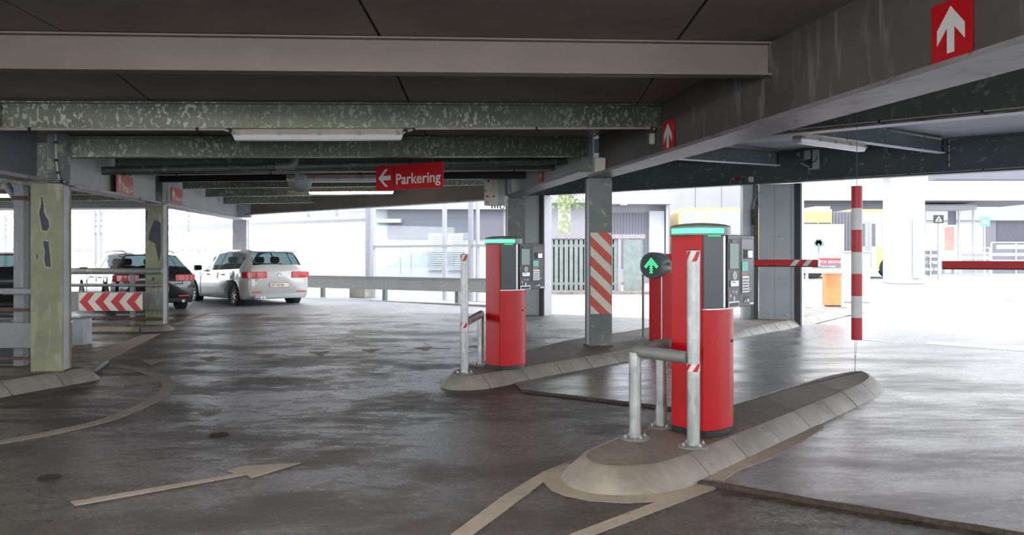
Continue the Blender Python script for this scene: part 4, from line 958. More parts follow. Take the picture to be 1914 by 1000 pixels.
# dome
q = P(561, 341, 13.35)
t = thing('ceiling_dome', q, 'grey half dome hanging under the unlit lamp left of the Parkering sign', 'dome')
obj('dome_shell', MB().lathe([(.175*math.cos(k*PI/20), -.15*math.sin(k*PI/20)) for k in range(11)], (0, 0, 0), n=28), M['frame_grey'], t)
obj('dome_lid', MB().lathe([(0, .008), (.178, .008), (.178, -.002)], (0, 0, 0), n=28), M['frame_white'], t)
obj('dome_stem', MB().bx(-.07, .0, -.03, .03, .009, .15), M['panel_grey'], t); obj('dome_motor', MB().lathe([(0, .03), (.045, .03), (.045, -.03), (0, -.03)], (.05, 0, .08), (0, 1, 0), 16), M['frame_white'], t)
obj('dome_rod', MB().tube([(-.035, 0, .15), (-.035, 0, .32)], .008, 6), M['wire'], t)

# ================================================================== LEFT RAILINGS, CHEVRON BOARD
def rail_set():
    yb = 15.27
    def pt(u, v, y=yb): return P(u, v, y)
    t = thing('guard_railing', P(248, 612, yb), 'bowed steel guard railing in front of the second olive column', 'railing')
    def arcp(v, u0=112, u1=303, bow=.25, dy=0):
        return [P(u0+(u1-u0)*i/12, v, yb+dy-bow*math.sin(PI*i/12)*0+ (0.22*((i/12-.55)**2)*1.2)) for i in range(13)]
    obj('top_rail', MB().tube(arcp(507), .055, 14), M['zinc_dull'], t, True)
    obj('middle_rail', MB().tube(arcp(533), .028, 10), M['zinc_dull'], t, True)
    obj('lower_rail', MB().tube(arcp(596), .026, 10), M['rust'], t, True)
    m = MB(); A = arcp(545, dy=.03); B = arcp(579, dy=.03); vs = []
    for a, b in zip(A, B): vs += [a, b, b+V(0, .012, 0), a+V(0, .012, 0)]
    fs = []
    for i in range(12):
        for k in range(4): k2 = (k+1) % 4; fs.append([4*i+k, 4*i+k2, 4*i+4+k2, 4*i+4+k])
    fs += [[0, 1, 2, 3], [51, 50, 49, 48]]
    obj('guard_plate', m.add(vs, fs), M['zinc_dull'], t, True)
    for u in (248, 128): 
        p0 = P(u, 612, yb+.12); obj('post', MB().box((p0.x, p0.y, (.118+1.10)/2), (.075, .06, 1.10-.118)), M['zinc_dull'], t, True); obj('post_foot', MB().box((p0.x, p0.y, .124), (.2, .14, .012)), M['rust'], t, True)
rail_set()
bx0 = P(147, 581, 15.0); bx1 = P(266, 581, 15.0); ch_h = Z(547, 15.0)-bx0.z; bl = bx1.x-bx0.x
t = thing('chevron_board', bx0, 'white board with four red chevrons pointing left on the railing', 'chevron board')
obj('board_panel', MB().bx(0, bl, 0, .012, 0, ch_h), M['cream'], t)
for i in range(4):
    x = .01+i*(bl*.246); w_ = .125; k = ch_h/2*1.0
    pts = [(x, ch_h/2), (x+k*.92, ch_h-.002), (x+k*.92+w_, ch_h-.002), (x+w_+.02, ch_h/2), (x+k*.92+w_, .002), (x+k*.92, .002)]
    pts = [(min(p[0], bl-.006), p[1]) for p in pts]
    obj('red_chevron', MB().plate(pts, (0, 0, 0), (1, 0, 0), (0, 0, 1), .0005, .002), M['red_sign'], t)
for q in ((.02, .02), (.02, ch_h-.02), (bl-.02, .02), (bl-.02, ch_h-.02)): obj('bolt', MB().lathe([(0, .006), (.008, .005), (.009, 0)], (q[0], 0, q[1]), (0, -1, 0), 8), M['black'], t)
# near-left railing beside the first olive column
t = thing('guard_railing', (-5.6, 9.35, .126), 'weathered plate railing left of the nearest olive column', 'railing')
yy = 9.32
def lbox(name, v0, v1, mat, u1=66, dep=.05, y=yy): obj(name, MB().bx(X(-260, y), X(u1, y), y, y+dep, Z(v1, y), Z(v0, y)), M[mat], t, True, bevel=.006)
lbox('top_rail', 539, 550, 'zinc_dull'); lbox('thin_rail', 577, 582, 'rust', dep=.03); lbox('guard_plate', 603, 651, 'zinc_dull', dep=.02); lbox('thin_rail', 668, 673, 'rust', dep=.03)
for (u0, u1, y) in ((25, 44, 9.55), (51, 64, 9.75)):
    obj('post', MB().bx(X(u0, y), X(u1, y), y, y+.1, .126, Z(345 if u0 < 50 else 341, y)), M['zinc_dull'], t, True, bevel=.004)
obj('brace', MB().tube([P(12, 345, 9.6), P(33, 378, 9.6)], .04, 10), M['zinc_dull'], t, True)
obj('collar', MB().bx(X(22, 9.54), X(47, 9.54), 9.53, 9.67, Z(374, 9.54), Z(366, 9.54)), M['rust'], t, True)
q = P(135, 642, 13.1)
t = thing('metal_block', (q.x, 13.1, 0), 'pale metal block standing right of the nearest olive column', 'block')
obj('block_body', MB().bx(0, .155, 0, .3, .0, Z(597, 13.1)), M['col_pale'], t, bevel=.008); obj('block_top', MB().bx(-.005, .16, -.005, .305, Z(597, 13.1)+.0005, Z(595, 13.1)), M['zinc_dull'], t)
# dark box painted in for the black void to the lower level
tag(obj('void_dark', MB().bx(-9.5, -5.40, 10.0, 10.2, 0.0, .42), M['dark_open'], bevel=.01), 'dark box standing in for the black void behind the plate railing', 'wall')

# ================================================================== CARS
def interp(tab, x):
    if x <= tab[0][0]: return tab[0][1]
    for (x0, y0), (x1, y1) in zip(tab[:-1], tab[1:]):
        if x <= x1: return y0+(y1-y0)*(x-x0)/(x1-x0)
    return tab[-1][1]
def make_car(kind, loc, rz, label, plate, scale=1.0):
    t = thing('car', loc, label, 'car', rz)
    t.scale = (scale,)*3
    if kind == 'hatch':
        Lr, Lf = -2.10, 2.15; rt, ft = -1.30, 1.33; R = .325
        roof = [(-2.10, .93), (-2.06, 1.02), (-1.98, 1.10), (-1.83, 1.30), (-1.70, 1.42), (-1.60, 1.455), (-1.0, 1.485), (-.3, 1.49), (.15, 1.46), (.45, 1.37), (.95, 1.10), (1.12, 1.03), (1.5, .97), (1.9, .86), (2.08, .74), (2.15, .55)]
        belt = [(-2.10, .90), (-1.9, 1.0), (-1.0, .97), (.9, .92), (1.2, .92), (1.9, .78), (2.15, .50)]
        wid = [(-2.10, .80), (-2.0, .855), (-1.7, .89), (0, .90), (1.4, .88), (1.85, .80), (2.15, .60)]
        wtop = [(-2.10, .76), (-1.98, .72), (-1.6, .62), (-.5, .60), (.3, .60), (.95, .70), (1.2, .76), (1.9, .70), (2.15, .5)]
        rearwin = (-1.98, -1.68); wind = (.25, 1.02); sides = [(-1.62, -1.27), (-1.22, -.38), (-.30, .72)]; roofspl = -1.75
    else:
        Lr, Lf = -2.40, 2.50; rt, ft = -1.42, 1.48; R = .34
        roof = [(-2.40, .92), (-2.36, 1.02), (-2.25, 1.12), (-1.95, 1.33), (-1.80, 1.40), (-1.3, 1.445), (-.5, 1.47), (.1, 1.455), (.45, 1.37), (1.05, 1.08), (1.25, 1.02), (1.8, .95), (2.25, .82), (2.42, .70), (2.5, .5)]
        belt = [(-2.40, .90), (-2.2, 1.0), (-1.2, .96), (.9, .91), (1.25, .9), (2.2, .75), (2.5, .46)]
        wid = [(-2.40, .84), (-2.28, .90), (-1.9, .93), (0, .935), (1.6, .92), (2.15, .84), (2.5, .62)]
        wtop = [(-2.40, .80), (-2.2, .74), (-1.8, .64), (-.5, .61), (.3, .61), (1.05, .72), (1.3, .8), (2.2, .74), (2.5, .5)]
        rearwin = (-2.24, -1.86); wind = (.28, 1.12); sides = [(-1.82, -1.15), (-1.10, -.30), (-.22, .78)]
    body = M['carwhite'] if kind == 'hatch' else M['carblack']
    xs = set([Lr, Lf])
    x = Lr
    while x < Lf: xs.add(round(x, 3)); x += .12
    for xc in (rt, ft):
        for i in range(-8, 9): xs.add(round(xc+(R+.055)*math.sin(i*PI/16), 3))
    for a, b in sides: xs.update((a, b))
    xs.update(rearwin); xs.update(wind)
    for tb in (roof,): xs.update([p[0] for p in tb])
    xs = sorted(xs); xs2 = [xs[0]]
    for x in xs[1:]:
        if x-xs2[-1] > .012: xs2.append(x)
    xs = xs2
    def sec(x):
        w_ = interp(wid, x); wt = interp(wtop, x); zr = interp(roof, x); zb = min(interp(belt, x), zr-.02)
        zs = .22 if Lr+.15 < x < Lf-.15 else .30
        lo = zs
        for xc in (rt, ft):
            if abs(x-xc) < R+.055: lo = max(lo, R+math.sqrt(max(0, (R+.055)**2-(x-xc)**2)))
        zz = lambda z: max(z, lo+.0)
        inner = w_-.22
        pts = [(0, zs), (inner, zs), (inner, lo), (w_*.965, lo), (w_*.99, zz(zs+.12)), (w_, zz(.52)), (w_*.995, max(zz(.68), .70)), (w_*.955, zb), (wt+.01, zr-.085 if zr-zb > .1 else zb+(zr-zb)*.5), (wt-.06, zr-.025 if zr-zb > .1 else zb+(zr-zb)*.8), (wt*.5, zr-.004), (0, zr)]
        return pts
    S = [sec(x) for x in xs]; n = len(S[0])
    parts = {'body_shell': MB(), 'side_window': [], 'rear_window': MB(), 'windscreen': MB(), 'pillar': MB()}
    sw = {}; pil = {}
    def inr(xm, r): return r[0]-.001 <= xm <= r[1]+.001
    for i in range(len(xs)-1):
        xm = (xs[i]+xs[i+1])/2
        for k in range(n-1):
            for sg in (1, -1):
                q = [(xs[i], sg*S[i][k][0], S[i][k][1]), (xs[i+1], sg*S[i+1][k][0], S[i+1][k][1]), (xs[i+1], sg*S[i+1][k+1][0], S[i+1][k+1][1]), (xs[i], sg*S[i][k+1][0], S[i][k+1][1])]
                tgt = parts['body_shell']
                if k == 7:
                    hit = [j for j, r in enumerate(sides) if inr(xm, r)]
                    if hit: tgt = sw.setdefault((hit[0], sg), MB())
                    elif sides[0][1] < xm < sides[-1][0]: tgt = pil.setdefault((0 if xm < sides[1][0] else 1, sg), MB())
                if k in (9, 10) and inr(xm, rearwin): tgt = parts['rear_window']
                if k in (9, 10) and inr(xm, wind): tgt = parts['windscreen']
                tgt.add(q, [(0, 1, 2, 3)], 0, True)
    for e in (0, -1):
        for sg in (1, -1):
            parts['body_shell'].add([(xs[e], sg*p[0], p[1]) for p in S[e]], [list(range(n))], 0)
    sh = obj('body_shell', parts['body_shell'], body, t)
    bm = bmesh.new(); bm.from_mesh(sh.data); bmesh.ops.remove_doubles(bm, verts=bm.verts, dist=.0008); bmesh.ops.recalc_face_normals(bm, faces=bm.faces); bm.to_mesh(sh.data); bm.free()
    obj('rear_window', parts['rear_window'], M['carglass'], t); obj('windscreen', parts['windscreen'], M['carglass'], t)
    for kx in sorted(pil): obj('door_pillar', pil[kx], M['black'], t)
    for kx in sorted(sw): obj('side_window', sw[kx], M['carglass'], t)
    # tail lights
    for sg in (1, -1):
        yo = .86 if kind == 'hatch' else .90; x0 = Lr
        dy = yo-.86
        pl_ = [(x0-.022, .34*sg), (x0-.020, (.74+dy)*sg), (x0+.05, (.855+dy)*sg), (x0+.26, (.905+dy)*sg), (x0+.26, (.86+dy)*sg), (x0+.08, (.80+dy)*sg), (x0+.03, (.72+dy)*sg), (x0+.03, .34*sg)]
        if kind != 'hatch': pl_[0] = (x0-.022, .42*sg); pl_[-1] = (x0+.03, .42*sg)
        obj('tail_light', MB().prism(pl_, .755, .915), M['taillight'], t, bevel=.012)
        obj('reflector', MB().box((Lr-.008, .62*sg, .40), (.012, .26, .035), 0), M['taillight'], t)
        obj('door_mirror', MB().box((.78, (yo+.10)*sg, 1.0), (.12, .2, .14), .2*sg), M['black'], t, bevel=.03)
        for xx in (-.62, .36): obj('door_handle', MB().box((xx, (yo+.035)*sg, .83), (.2, .03, .03)), body if kind != 'hatch' else M['silver'], t, bevel=.008)
        m = MB()
        for xx in (-.34, .78, -1.15): m.box((xx, (yo+.028)*sg, .60), (.008, .012, .58))
        obj('door_seams', m, M['black'], t)
    obj('brake_light', MB().box((-1.70 if kind == 'hatch' else -1.84, 0, 1.445 if kind == 'hatch' else 1.412), (.03, .34, .02)), M['taillight'], t)
    np_ = obj('number_plate', MB().bx(Lr-.016, Lr-.0125, -.26, .26, .52, .63), M['plate_white'], t)
    if plate: obj('plate_lettering', MB().text(plate, (Lr-.0165, .235, .545), (0, -1, 0), (0, 0, 1), .092, .0, .002), M['black'], np_)
    obj('plate_border', MB().bx(Lr-.0124, Lr-.010, -.27, .27, .51, .64), M['red_faded'], np_)
    obj('bumper_skirt', MB().box((Lr+.06, 0, .30), (.16, 1.35, .13)), M['black'] if kind != 'hatch' else M['panel_grey'], t, bevel=.03)
    for yy_ in ((.50, .42) if kind == 'hatch' else (.60, -.60)): obj('exhaust', MB().tube([(Lr-.04, yy_, .27), (Lr+.2, yy_, .27)], .035, 12), M['silver'], t)
    obj('badge', MB().lathe([(0, .004), (.03, .006), (.048, .008), (.055, 0)], (Lr-.009, 0, .83), (-1, 0, 0), 20), M['silver'], t)
    obj('rear_wiper', MB().beam((Lr+.11, .0, 1.075), (Lr+.13, -.42, 1.10), .02, .015), M['black'], t)
    if kind != 'hatch':
        for sg in (1, -1): obj('roof_rail', MB().tube([(-1.8, .55*sg, 1.43), (-1.5, .58*sg, 1.475), (.0, .58*sg, 1.49), (.3, .56*sg, 1.44)], .016, 8), M['silver'], t)
    else:
        obj('roof_spoiler', MB().box((-1.76, 0, 1.435), (.22, 1.12, .03), 0, 0, Matrix.Rotation(-.12, 3, 'Y')), body, t, bevel=.01)
    for sy in (1, -1):
        for xx in ((-.15), (-1.05)):
            st_ = obj('seat', MB().box((xx+.0, .38*sy, .82), (.16, .46, .60)), M['seat'], t, bevel=.06)
            obj('headrest', MB().box((xx-.02, .38*sy, 1.21), (.10, .26, .17)), M['seat'], st_, bevel=.05)
    # wheels
    W_ = interp(wid, 0)-.01
    for xc in (rt, ft):
        for sg in (1, -1):
            wh = obj('wheel', MB().lathe([(R*.62, -.02), (R*.66, 0), (R*.93, 0), (R, -.03), (R, -.18), (R*.93, -.21), (R*.6, -.21)], (xc, W_*sg, R), (0, sg, 0), 32), M['tyre'], t)
            obj('rim', MB().lathe([(R*.69, -.006), (R*.63, -.012), (R*.60, -.05), (R*.6, -.16)], (xc, W_*sg, R), (0, sg, 0), 32), M['rim'], wh)
            obj('brake_disc', MB().lathe([(0, -.12), (R*.6, -.12)], (xc, W_*sg, R), (0, sg, 0), 24), M['black_steel'], wh)
            m = MB()
            for k in range(10):
                a = k*PI/5; c_ = Vector((xc, W_*sg, R))
                e0 = c_+Vector((math.cos(a)*.04, -.035*sg, math.sin(a)*.04)); e1 = c_+Vector((math.cos(a)*R*.65, -.02*sg, math.sin(a)*R*.65))
                m.beam(e0, e1, .022, .028, up=(0, 1, 0))
            m.lathe([(0, -.02), (.05, -.022), (.055, -.05), (0, -.06)], (xc, W_*sg, R), (0, sg, 0), 16)
            obj('spokes', m, M['rim'], wh)
    return t
def place_car(kind, u, Y, hd, scale, label, plate):
    """put the rear-left wheel contact at pixel column u, depth Y; hd = heading vector"""
    h = Vector((hd[0], hd[1], 0)).normalized(); rz = math.atan2(h.y, h.x); left = Vector((-h.y, h.x, 0))
    rl = Vector((X(u, Y), Y, 0)); rt = -1.30 if kind == 'hatch' else -1.42; hw = .80 if kind == 'hatch' else .83
    c = rl-h*(rt*scale)-left*(hw*scale)
    return make_car(kind, (c.x, c.y, .0), rz, label, plate, scale)
place_car('hatch', 441, 23.3, (-.66, .75), 1.04, 'white five-door hatchback parked in front of the bright opening', 'AT 33 50')
place_car('estate', 206, 21.2, (-.60, .80), 1.0, 'black estate car partly behind the second olive column', '')
place_car('estate', -60, 19.5, (-.60, .80), 1.0, 'dark estate car at the far left edge behind the plate railing', '')

# ================================================================== GLAZED WALL AND GUARD RAIL (far left)
# guard rail
ga_, gb_ = Vector((X(545, 27.6), 27.6, 0)), Vector((X(925, 22.9), 22.9, 0)); gd = (gb_-ga_).normalized(); GLn = (gb_-ga_).length; rzg = math.atan2(gd.y, gd.x)
t = thing('crash_barrier', ga_, 'zinc crash barrier in front of the glazed wall', 'crash barrier', rzg)
npn = 4
for i in range(npn):
    x0, x1 = GLn*i/npn, GLn*(i+1)/npn
    obj('barrier_plate', MB().bx(x0+.004, x1-.004, 0, .02, .40, .76), M['guard'], t, bevel=.004)
obj('barrier_lip', MB().bx(0, GLn, -.03, .02, .762, .78), M['frame_white'], t)
for u in (600, 716, 852):
    k = (u-HU)/F; # solve along the rail
    s = (k*ga_.y-ga_.x)/(gd.x-k*gd.y); obj('post', MB().bx(s-.06, s+.06, .03, .13, 0, .76), M['zinc_dull'], t); obj('post_foot', MB().bx(s-.14, s+.14, 0, .2, .0005, .02), M['rust'], t)
k0 = Vector((-gd.y, gd.x, 0))
if k0.y > 0: k0 = -k0
tag(obj('kerb_strip', MB().beam(ga_-gd*16+k0*.22+V(0, 0, .05), gb_+gd*.8+k0*.22+V(0, 0, .05), .16, .10), M['curb'], bevel=.01), 'long low brownish kerb below the crash barrier', 'kerb')
q = Vector((X(655, 26.6), 26.6, 0))
tag(obj('concrete_block', MB().box((X(675, 26.4), 26.6, .32), (.66, .45, .42), rzg), M['curb'], bevel=.02), 'beige concrete block behind the crash barrier near its left end', 'concrete block')
# frame wall
off = -k0*1.2
def wl_pt(u, extra=0):
    a = ga_+off*(1+extra); k = (u-HU)/F; s = (k*a.y-a.x)/(gd.x-k*gd.y); return a+gd*s
t = thing('wall_glazed', wl_pt(692), 'white framed glazed wall beyond the crash barrier', None, rzg, kind='structure')
topz = 3.35
def mull(u, w_, mat, z0=.0, d=.12): 
    p = wl_pt(u); obj('mullion', MB().box((p.x, p.y, (z0+topz)/2), (w_, d, topz-z0), rzg), mat, t, True)
mull(688, .12, M['frame_grey']); mull(698, .09, M['frame_white']); mull(831, .13, M['frame_white'], d=.06); mull(880, .10, M['frame_grey']); mull(893, .05, M['frame_grey'])
mull(352, .07, M['frame_white']); mull(178, .10, M['frame_grey']); mull(188, .08, M['frame_grey']); mull(447, .50, M['frame_white']); mull(10, .1, M['frame_grey']); mull(628, .12, M['frame_white'], 2.6); mull(575, .12, M['frame_white'], 2.6)
def transom(u0, u1, v, h, mat):
    a = wl_pt(u0); b = wl_pt(u1); za = Z(v, (a.y+b.y)/2); obj('transom', MB().beam(V(a.x, a.y, za), V(b.x, b.y, za), .07, h), mat, t, True)
transom(699, 930, 460, .07, M['frame_grey']); transom(-60, 690, 408, .05, M['frame_white']); 
for v in (398, 420, 432): transom(-60, 440, v, .12 if v < 430 else .22, M['frame_white'] if v < 430 else M['frame_grey'])
for v in (400, 415): transom(470, 690, v, .10, M['frame_white'] if v < 410 else M['frame_grey'])
a = wl_pt(701); b = wl_pt(878)
obj('glass_pane', MB().beam(V(a.x, a.y, 1.7), V(b.x, b.y, 1.7), .006, 3.3), M['pane'], t, True)
obj('sill', MB().beam(wl_pt(-60)+V(0, 0, .05), wl_pt(930)+V(0, 0, .05), .14, .10), M['facade_white'], t, True)
obj('head', MB().beam(wl_pt(-60)+V(0, 0, topz), wl_pt(930)+V(0, 0, topz), .14, .14), M['frame_white'], t, True)

# ================================================================== OUTSIDE
def slabthing(name, u0, u1, v0, v1, Y, dep, mat, label, cat, z0=None, pieces=None, Y1=None):
    z0 = Z(v1, Y) if z0 is None else z0
    t = thing(name, (X(u0, Y), Y, z0), label, cat); w_ = X(u1, Y)-X(u0, Y)
    obj('wall', MB().bx(0, w_, 0, dep, 0, Z(v0, Y)-z0), mat, t)
    return t, w_, Z(v0, Y)-z0
def on(t, Y, name, u0, u1, v0, v1, mat, d=.05, lab=None, parent=None):
    o = t.location; return obj(name, MB().bx(X(u0, Y)-o.x, X(u1, Y)-o.x, -d, -.001, Z(v1, Y)-o.z, Z(v0, Y)-o.z), mat, parent or t, label=lab)
# building seen through the glazing
t, _, _ = slabthing('building', 560, 950, 372, 560, 40, 6, M['facade_white'], 'pale low building seen through the glazed wall', 'building', z0=gz(40)-.05)
on(t, 40, 'grey_band', 725, 940, 392, 446, M['facade_grey'], .12); on(t, 40, 'eaves', 700, 950, 386, 392, M['facade_white'], .5)
on(t, 40, 'window_hood', 706, 752, 410, 417, M['facade_white'], .6)
for (u0, u1) in ((801, 829), (837, 866)):
    fr = on(t, 40, 'window_frame', u0, u1, 436, 506, M['frame_grey'], .14)
    m = MB(); o = t.location
    for j in range(16): m.bx(X(u0+7, 40)-o.x, X(u1-2, 40)-o.x, -.19, -.141, Z(504-j*4.1, 40)-o.z, Z(502-j*4.1, 40)-o.z)
    obj('blind_slats', m, M['facade_white'], fr, kind='stuff')
for u in (748, 768): on(t, 40, 'wall_joint', u, u+.8, 446, 512, M['facade'], .02)
# distant left building strip behind cars
t, _, _ = slabthing('building', -500, 560, 440, 520, 60, 8, M['facade_white'], 'long white building far beyond the parked cars', 'building', z0=gz(60)-.05)
for u0 in range(-40, 700, 14): 
    if (u0//14) % 5 != 3: on(t, 60, 'window', u0, u0+(9 if (u0//14) % 3 else 5), 464, 469, M['facade'], .04)
# building behind the fence
YB = 36
t, _, _ = slabthing('building', 985, 1252, 371, 560, YB, 5, M['facade'], 'grey building behind the slatted fence', 'building', z0=gz(YB)-.05)
on(t, YB, 'awning', 1120, 1246, 362, 381, M['facade_white'], .9); on(t, YB, 'awning_edge', 1118, 1248, 381, 384, M['frame_grey'], .95)
on(t, YB, 'eaves', 1012, 1100, 374, 380, M['facade_white'], .6)
for i in range(12): on(t, YB, 'wall_board', 1143+i*5.6, 1143+i*5.6+5.1, 398, 500, M['facade_grey'], .06)
on(t, YB, 'wall_pier', 1212, 1240, 395, 560, M['facade_white'], .25); on(t, YB, 'drain_pipe', 1242, 1246, 360, 560, M['frame_white'], .4)
lm = on(t, YB, 'wall_lamp', 1154, 1167, 382.5, 386, M['frame_grey'], .97)
# fence
Yf = 29.0; zf0 = gz(Yf)-.02
t = thing('slatted_fence', (X(1017, Yf), Yf, zf0), 'grey-green slatted timber fence seen either side of the striped column', 'fence')
xw = X(1202, Yf)-X(1017, Yf); htop = Z(446, Yf)-zf0; n = 20
obj('capping', MB().bx(-.02, xw+.05, -.08, .12, htop, htop+.14), M['fence_cap'], t)
for i in range(n):
    x0 = i*xw/n
    if i in (15, 16): continue
    obj('slat', MB().bx(x0+.02, x0+.02+.115, -.02, 0, .06, htop-.001), M['fence'], t)
for zz in (htop-.28, .28): obj('cross_rail', MB().bx(0, xw, .003, .06, zz, zz+.09), M['red_faded'] if False else M['fence_cap'], t)
obj('backing', MB().bx(0, xw*.72, .065, .09, .1, htop-.02), M['poster_pink'] if False else M['curb_seam'], t)
obj('gate_panel', MB().bx(xw*.80, xw*.985, -.05, -.022, .06, htop-.02), M['fence'], t)
obj('gate_post', MB().bx(xw*.745, xw*.775, -.06, .06, 0, htop), M['facade'], t)
tag(obj('planting_bed', MB().prism([(X(1010, 28.9), 28.1), (X(1215, 28.9), 28.1), (X(1210, 28.9), 28.85), (X(1012, 28.9), 28.85)], gz(28.5)-.05, gz(28.5)+.08), M['island_top']), 'low gravel strip along the foot of the slatted fence', 'ground strip')
# tree
Yt = 32.5; xt = X(1054, Yt)
t = thing('tree', (xt, Yt, gz(Yt)-.03), 'plane tree with mottled trunk behind the slatted fence', 'tree')
tr = [(-.02, 0, 0), (.02, 0, .9), (-.03, 0, 1.7), (.02, 0, 2.5), (0, 0, 3.2), (.05, 0, 4.4), (.0, 0, 5.6)]
obj('trunk', MB().tube(tr, [.34, .27, .25, .24, .23, .19, .12], 14), M['bark'], t)
m = MB()
for k in range(9):
    a = random.uniform(0, 2*PI); z = random.uniform(2.7, 5.2); l_ = random.uniform(.7, 1.6)
    m.tube([(0, 0, z), (math.cos(a)*l_*.5, math.sin(a)*l_*.5, z+.25), (math.cos(a)*l_, math.sin(a)*l_, z+.35+random.uniform(-.2, .4))], [.07, .045, .02], 6)
obj('branches', m, M['bark'], t)
m = MB()
for k in range(1500):
    a = random.uniform(0, 2*PI); r = random.uniform(.15, 1.5); z = random.uniform(3.0, 6.2); c_ = Vector((math.cos(a)*r, math.sin(a)*r*.7, z-r*.15))
    if z < 3.3 and r > 1.0: continue
    ex_ = Vector((random.uniform(-1, 1), random.uniform(-1, 1), random.uniform(-1, 1))).normalized(); ey_ = ex_.cross(Vector((random.random(), random.random(), 1))).normalized(); s_ = random.uniform(.05, .10)
    m.add([c_-ex_*s_, c_+ey_*s_*.6, c_+ex_*s_, c_-ey_*s_*.6], [(0, 1, 2, 3)])
obj('foliage', m, M['leaf'], t, kind='stuff')
# panelled building behind the bus
t, _, _ = slabthing('building', 1249, 1500, 342, 520, 54, 6, M['facade'], 'tall grey panelled building behind the bus front', 'building', z0=gz(54)-.05)
for i in range(5): on(t, 54, 'wall_panel', 1251+i*49, 1251+i*49+47.5, 300, 440, M['facade_grey'] if False else M['facade'], .06)
# bus seen from the front
def bus_front():
    Y = 36; x0 = X(1268, Y); w_ = X(1392, Y)-x0; z0 = gz(Y)
    t = thing('city_bus', (x0, Y, z0), 'cream and yellow bus facing the camera behind the larger terminal', 'bus')
    H = Z(388, Y)-z0
    body = [(0, .35), (w_, .35), (w_, H-.25), (w_-.1, H-.05), (w_-.3, H), (.3, H), (.1, H-.05), (0, H-.25)]
    m = MB().plate(body, (0, 0, 0), (1, 0, 0), (0, 0, 1), -9, 0); obj('bus_body', m, M['busyellow'], t)
    ws = [(.12, 1.15), (w_-.12, 1.15), (w_-.12, H-.35), (w_-.22, H-.18), (.22, H-.18), (.12, H-.35)]
    obj('windscreen_frame', MB().plate([(.07, 1.1), (w_-.07, 1.1), (w_-.07, H-.33), (w_-.2, H-.12), (.2, H-.12), (.07, H-.33)], (0, 0, 0), (1, 0, 0), (0, 0, 1), .001, .03), M['buswhite'], t)
    obj('windscreen', MB().plate(ws, (0, 0, 0), (1, 0, 0), (0, 0, 1), .031, .05), M['frame_grey'], t)
    obj('windscreen_divider', MB().bx(w_*.55-.02, w_*.55+.02, -.056, -.0505, 1.15, H-.2), M['buswhite'], t)
    obj('destination_board', MB().bx(.7, w_*.53, -.057, -.051, H-.62, H-.28), M['poster_pink'], t)
    for xx in (.3, w_-.3): obj('headlight', MB().lathe([(0, .03), (.09, .02), (.11, 0)], (xx, 0, .75), (0, -1, 0), 14), M['white_sign'], t)
    for xx in (.25, w_-.25): obj('wheel', MB().lathe([(.2, -.14), (.48, -.14), (.5, -.1), (.5, .1), (.48, .14), (.2, .14)], (xx, 1.6, .5), (1, 0, 0), 20), M['tyre'], t)
    for xx in (-.12, w_+.02): obj('side_mirror', MB().bx(xx, xx+.1, -.15, -.05, 1.9, 2.3), M['black'], t)
bus_front()
# articulated bus from the side
Y = 40; x0 = X(1440, Y); z0 = gz(Y)
t = thing('city_bus', (x0, Y, z0), 'yellow articulated bus seen from the side behind the poster stand', 'bus')
def bb(name, u0, u1, v0, v1, mat, d=.0, th=2.4, par=None): return obj(name, MB().bx(X(u0, Y)-x0, X(u1, Y)-x0, -d, th, Z(v1, Y)-z0, Z(v0, Y)-z0), mat, par or t)
bb('rear_section', 1440, 1555, 396, 506, M['busyellow']); bb('roof', 1440, 1555, 391, 395.9, M['buswhite']); bb('bellows', 1555.2, 1592, 395, 506, M['busgrey'], -.1, 2.3)
bb('front_section', 1592.2, 1690, 397, 506, M['buswhite']); bb('roof', 1592.2, 1690, 391, 396.9, M['busyellow'])
for i in range(6): bb('bellow_fold', 1557+i*6, 1559.5+i*6, 396, 505, M['facade_grey'], -.02, -.0+.09)
for (u0, u1) in ((1442, 1470), (1472, 1500), (1502, 1528), (1530, 1553)): bb('side_window', u0, u1, 416, 452, M['busdark'], .02, -.001)
for (u0, u1) in ((1600, 1616), (1630, 1636), (1650, 1668)): bb('side_window', u0, u1, 418, 460, M['busdark'], .02, -.001)
for (u0, u1) in ((1617, 1623), (1624, 1629)): bb('door_leaf', u0, u1, 414, 500, M['frame_grey'], .02, -.001)
bb('lower_panel', 1640, 1690, 462, 500, M['busyellow'], .015, -.001); bb('lower_panel', 1442, 1553, 456, 500, M['buswhite'], .015, -.001)
for u in (1664, 1520, 1462):
    xc = X(u, Y)-x0; w2 = obj('wheel', MB().lathe([(.22, -.02), (.46, -.02), (.5, .02), (.5, .25), (.46, .28)], (xc, -.05, .5), (0, 1, 0), 24), M['tyre'], t); obj('wheel_hub', MB().lathe([(0, .03), (.2, .02), (.28, .0)], (xc, -.04, .5), (0, -1, 0), 16), M['frame_grey'], w2)
bb('roof_unit', 1528, 1556, 385, 390.9, M['facade_white'], -.3, 1.8)
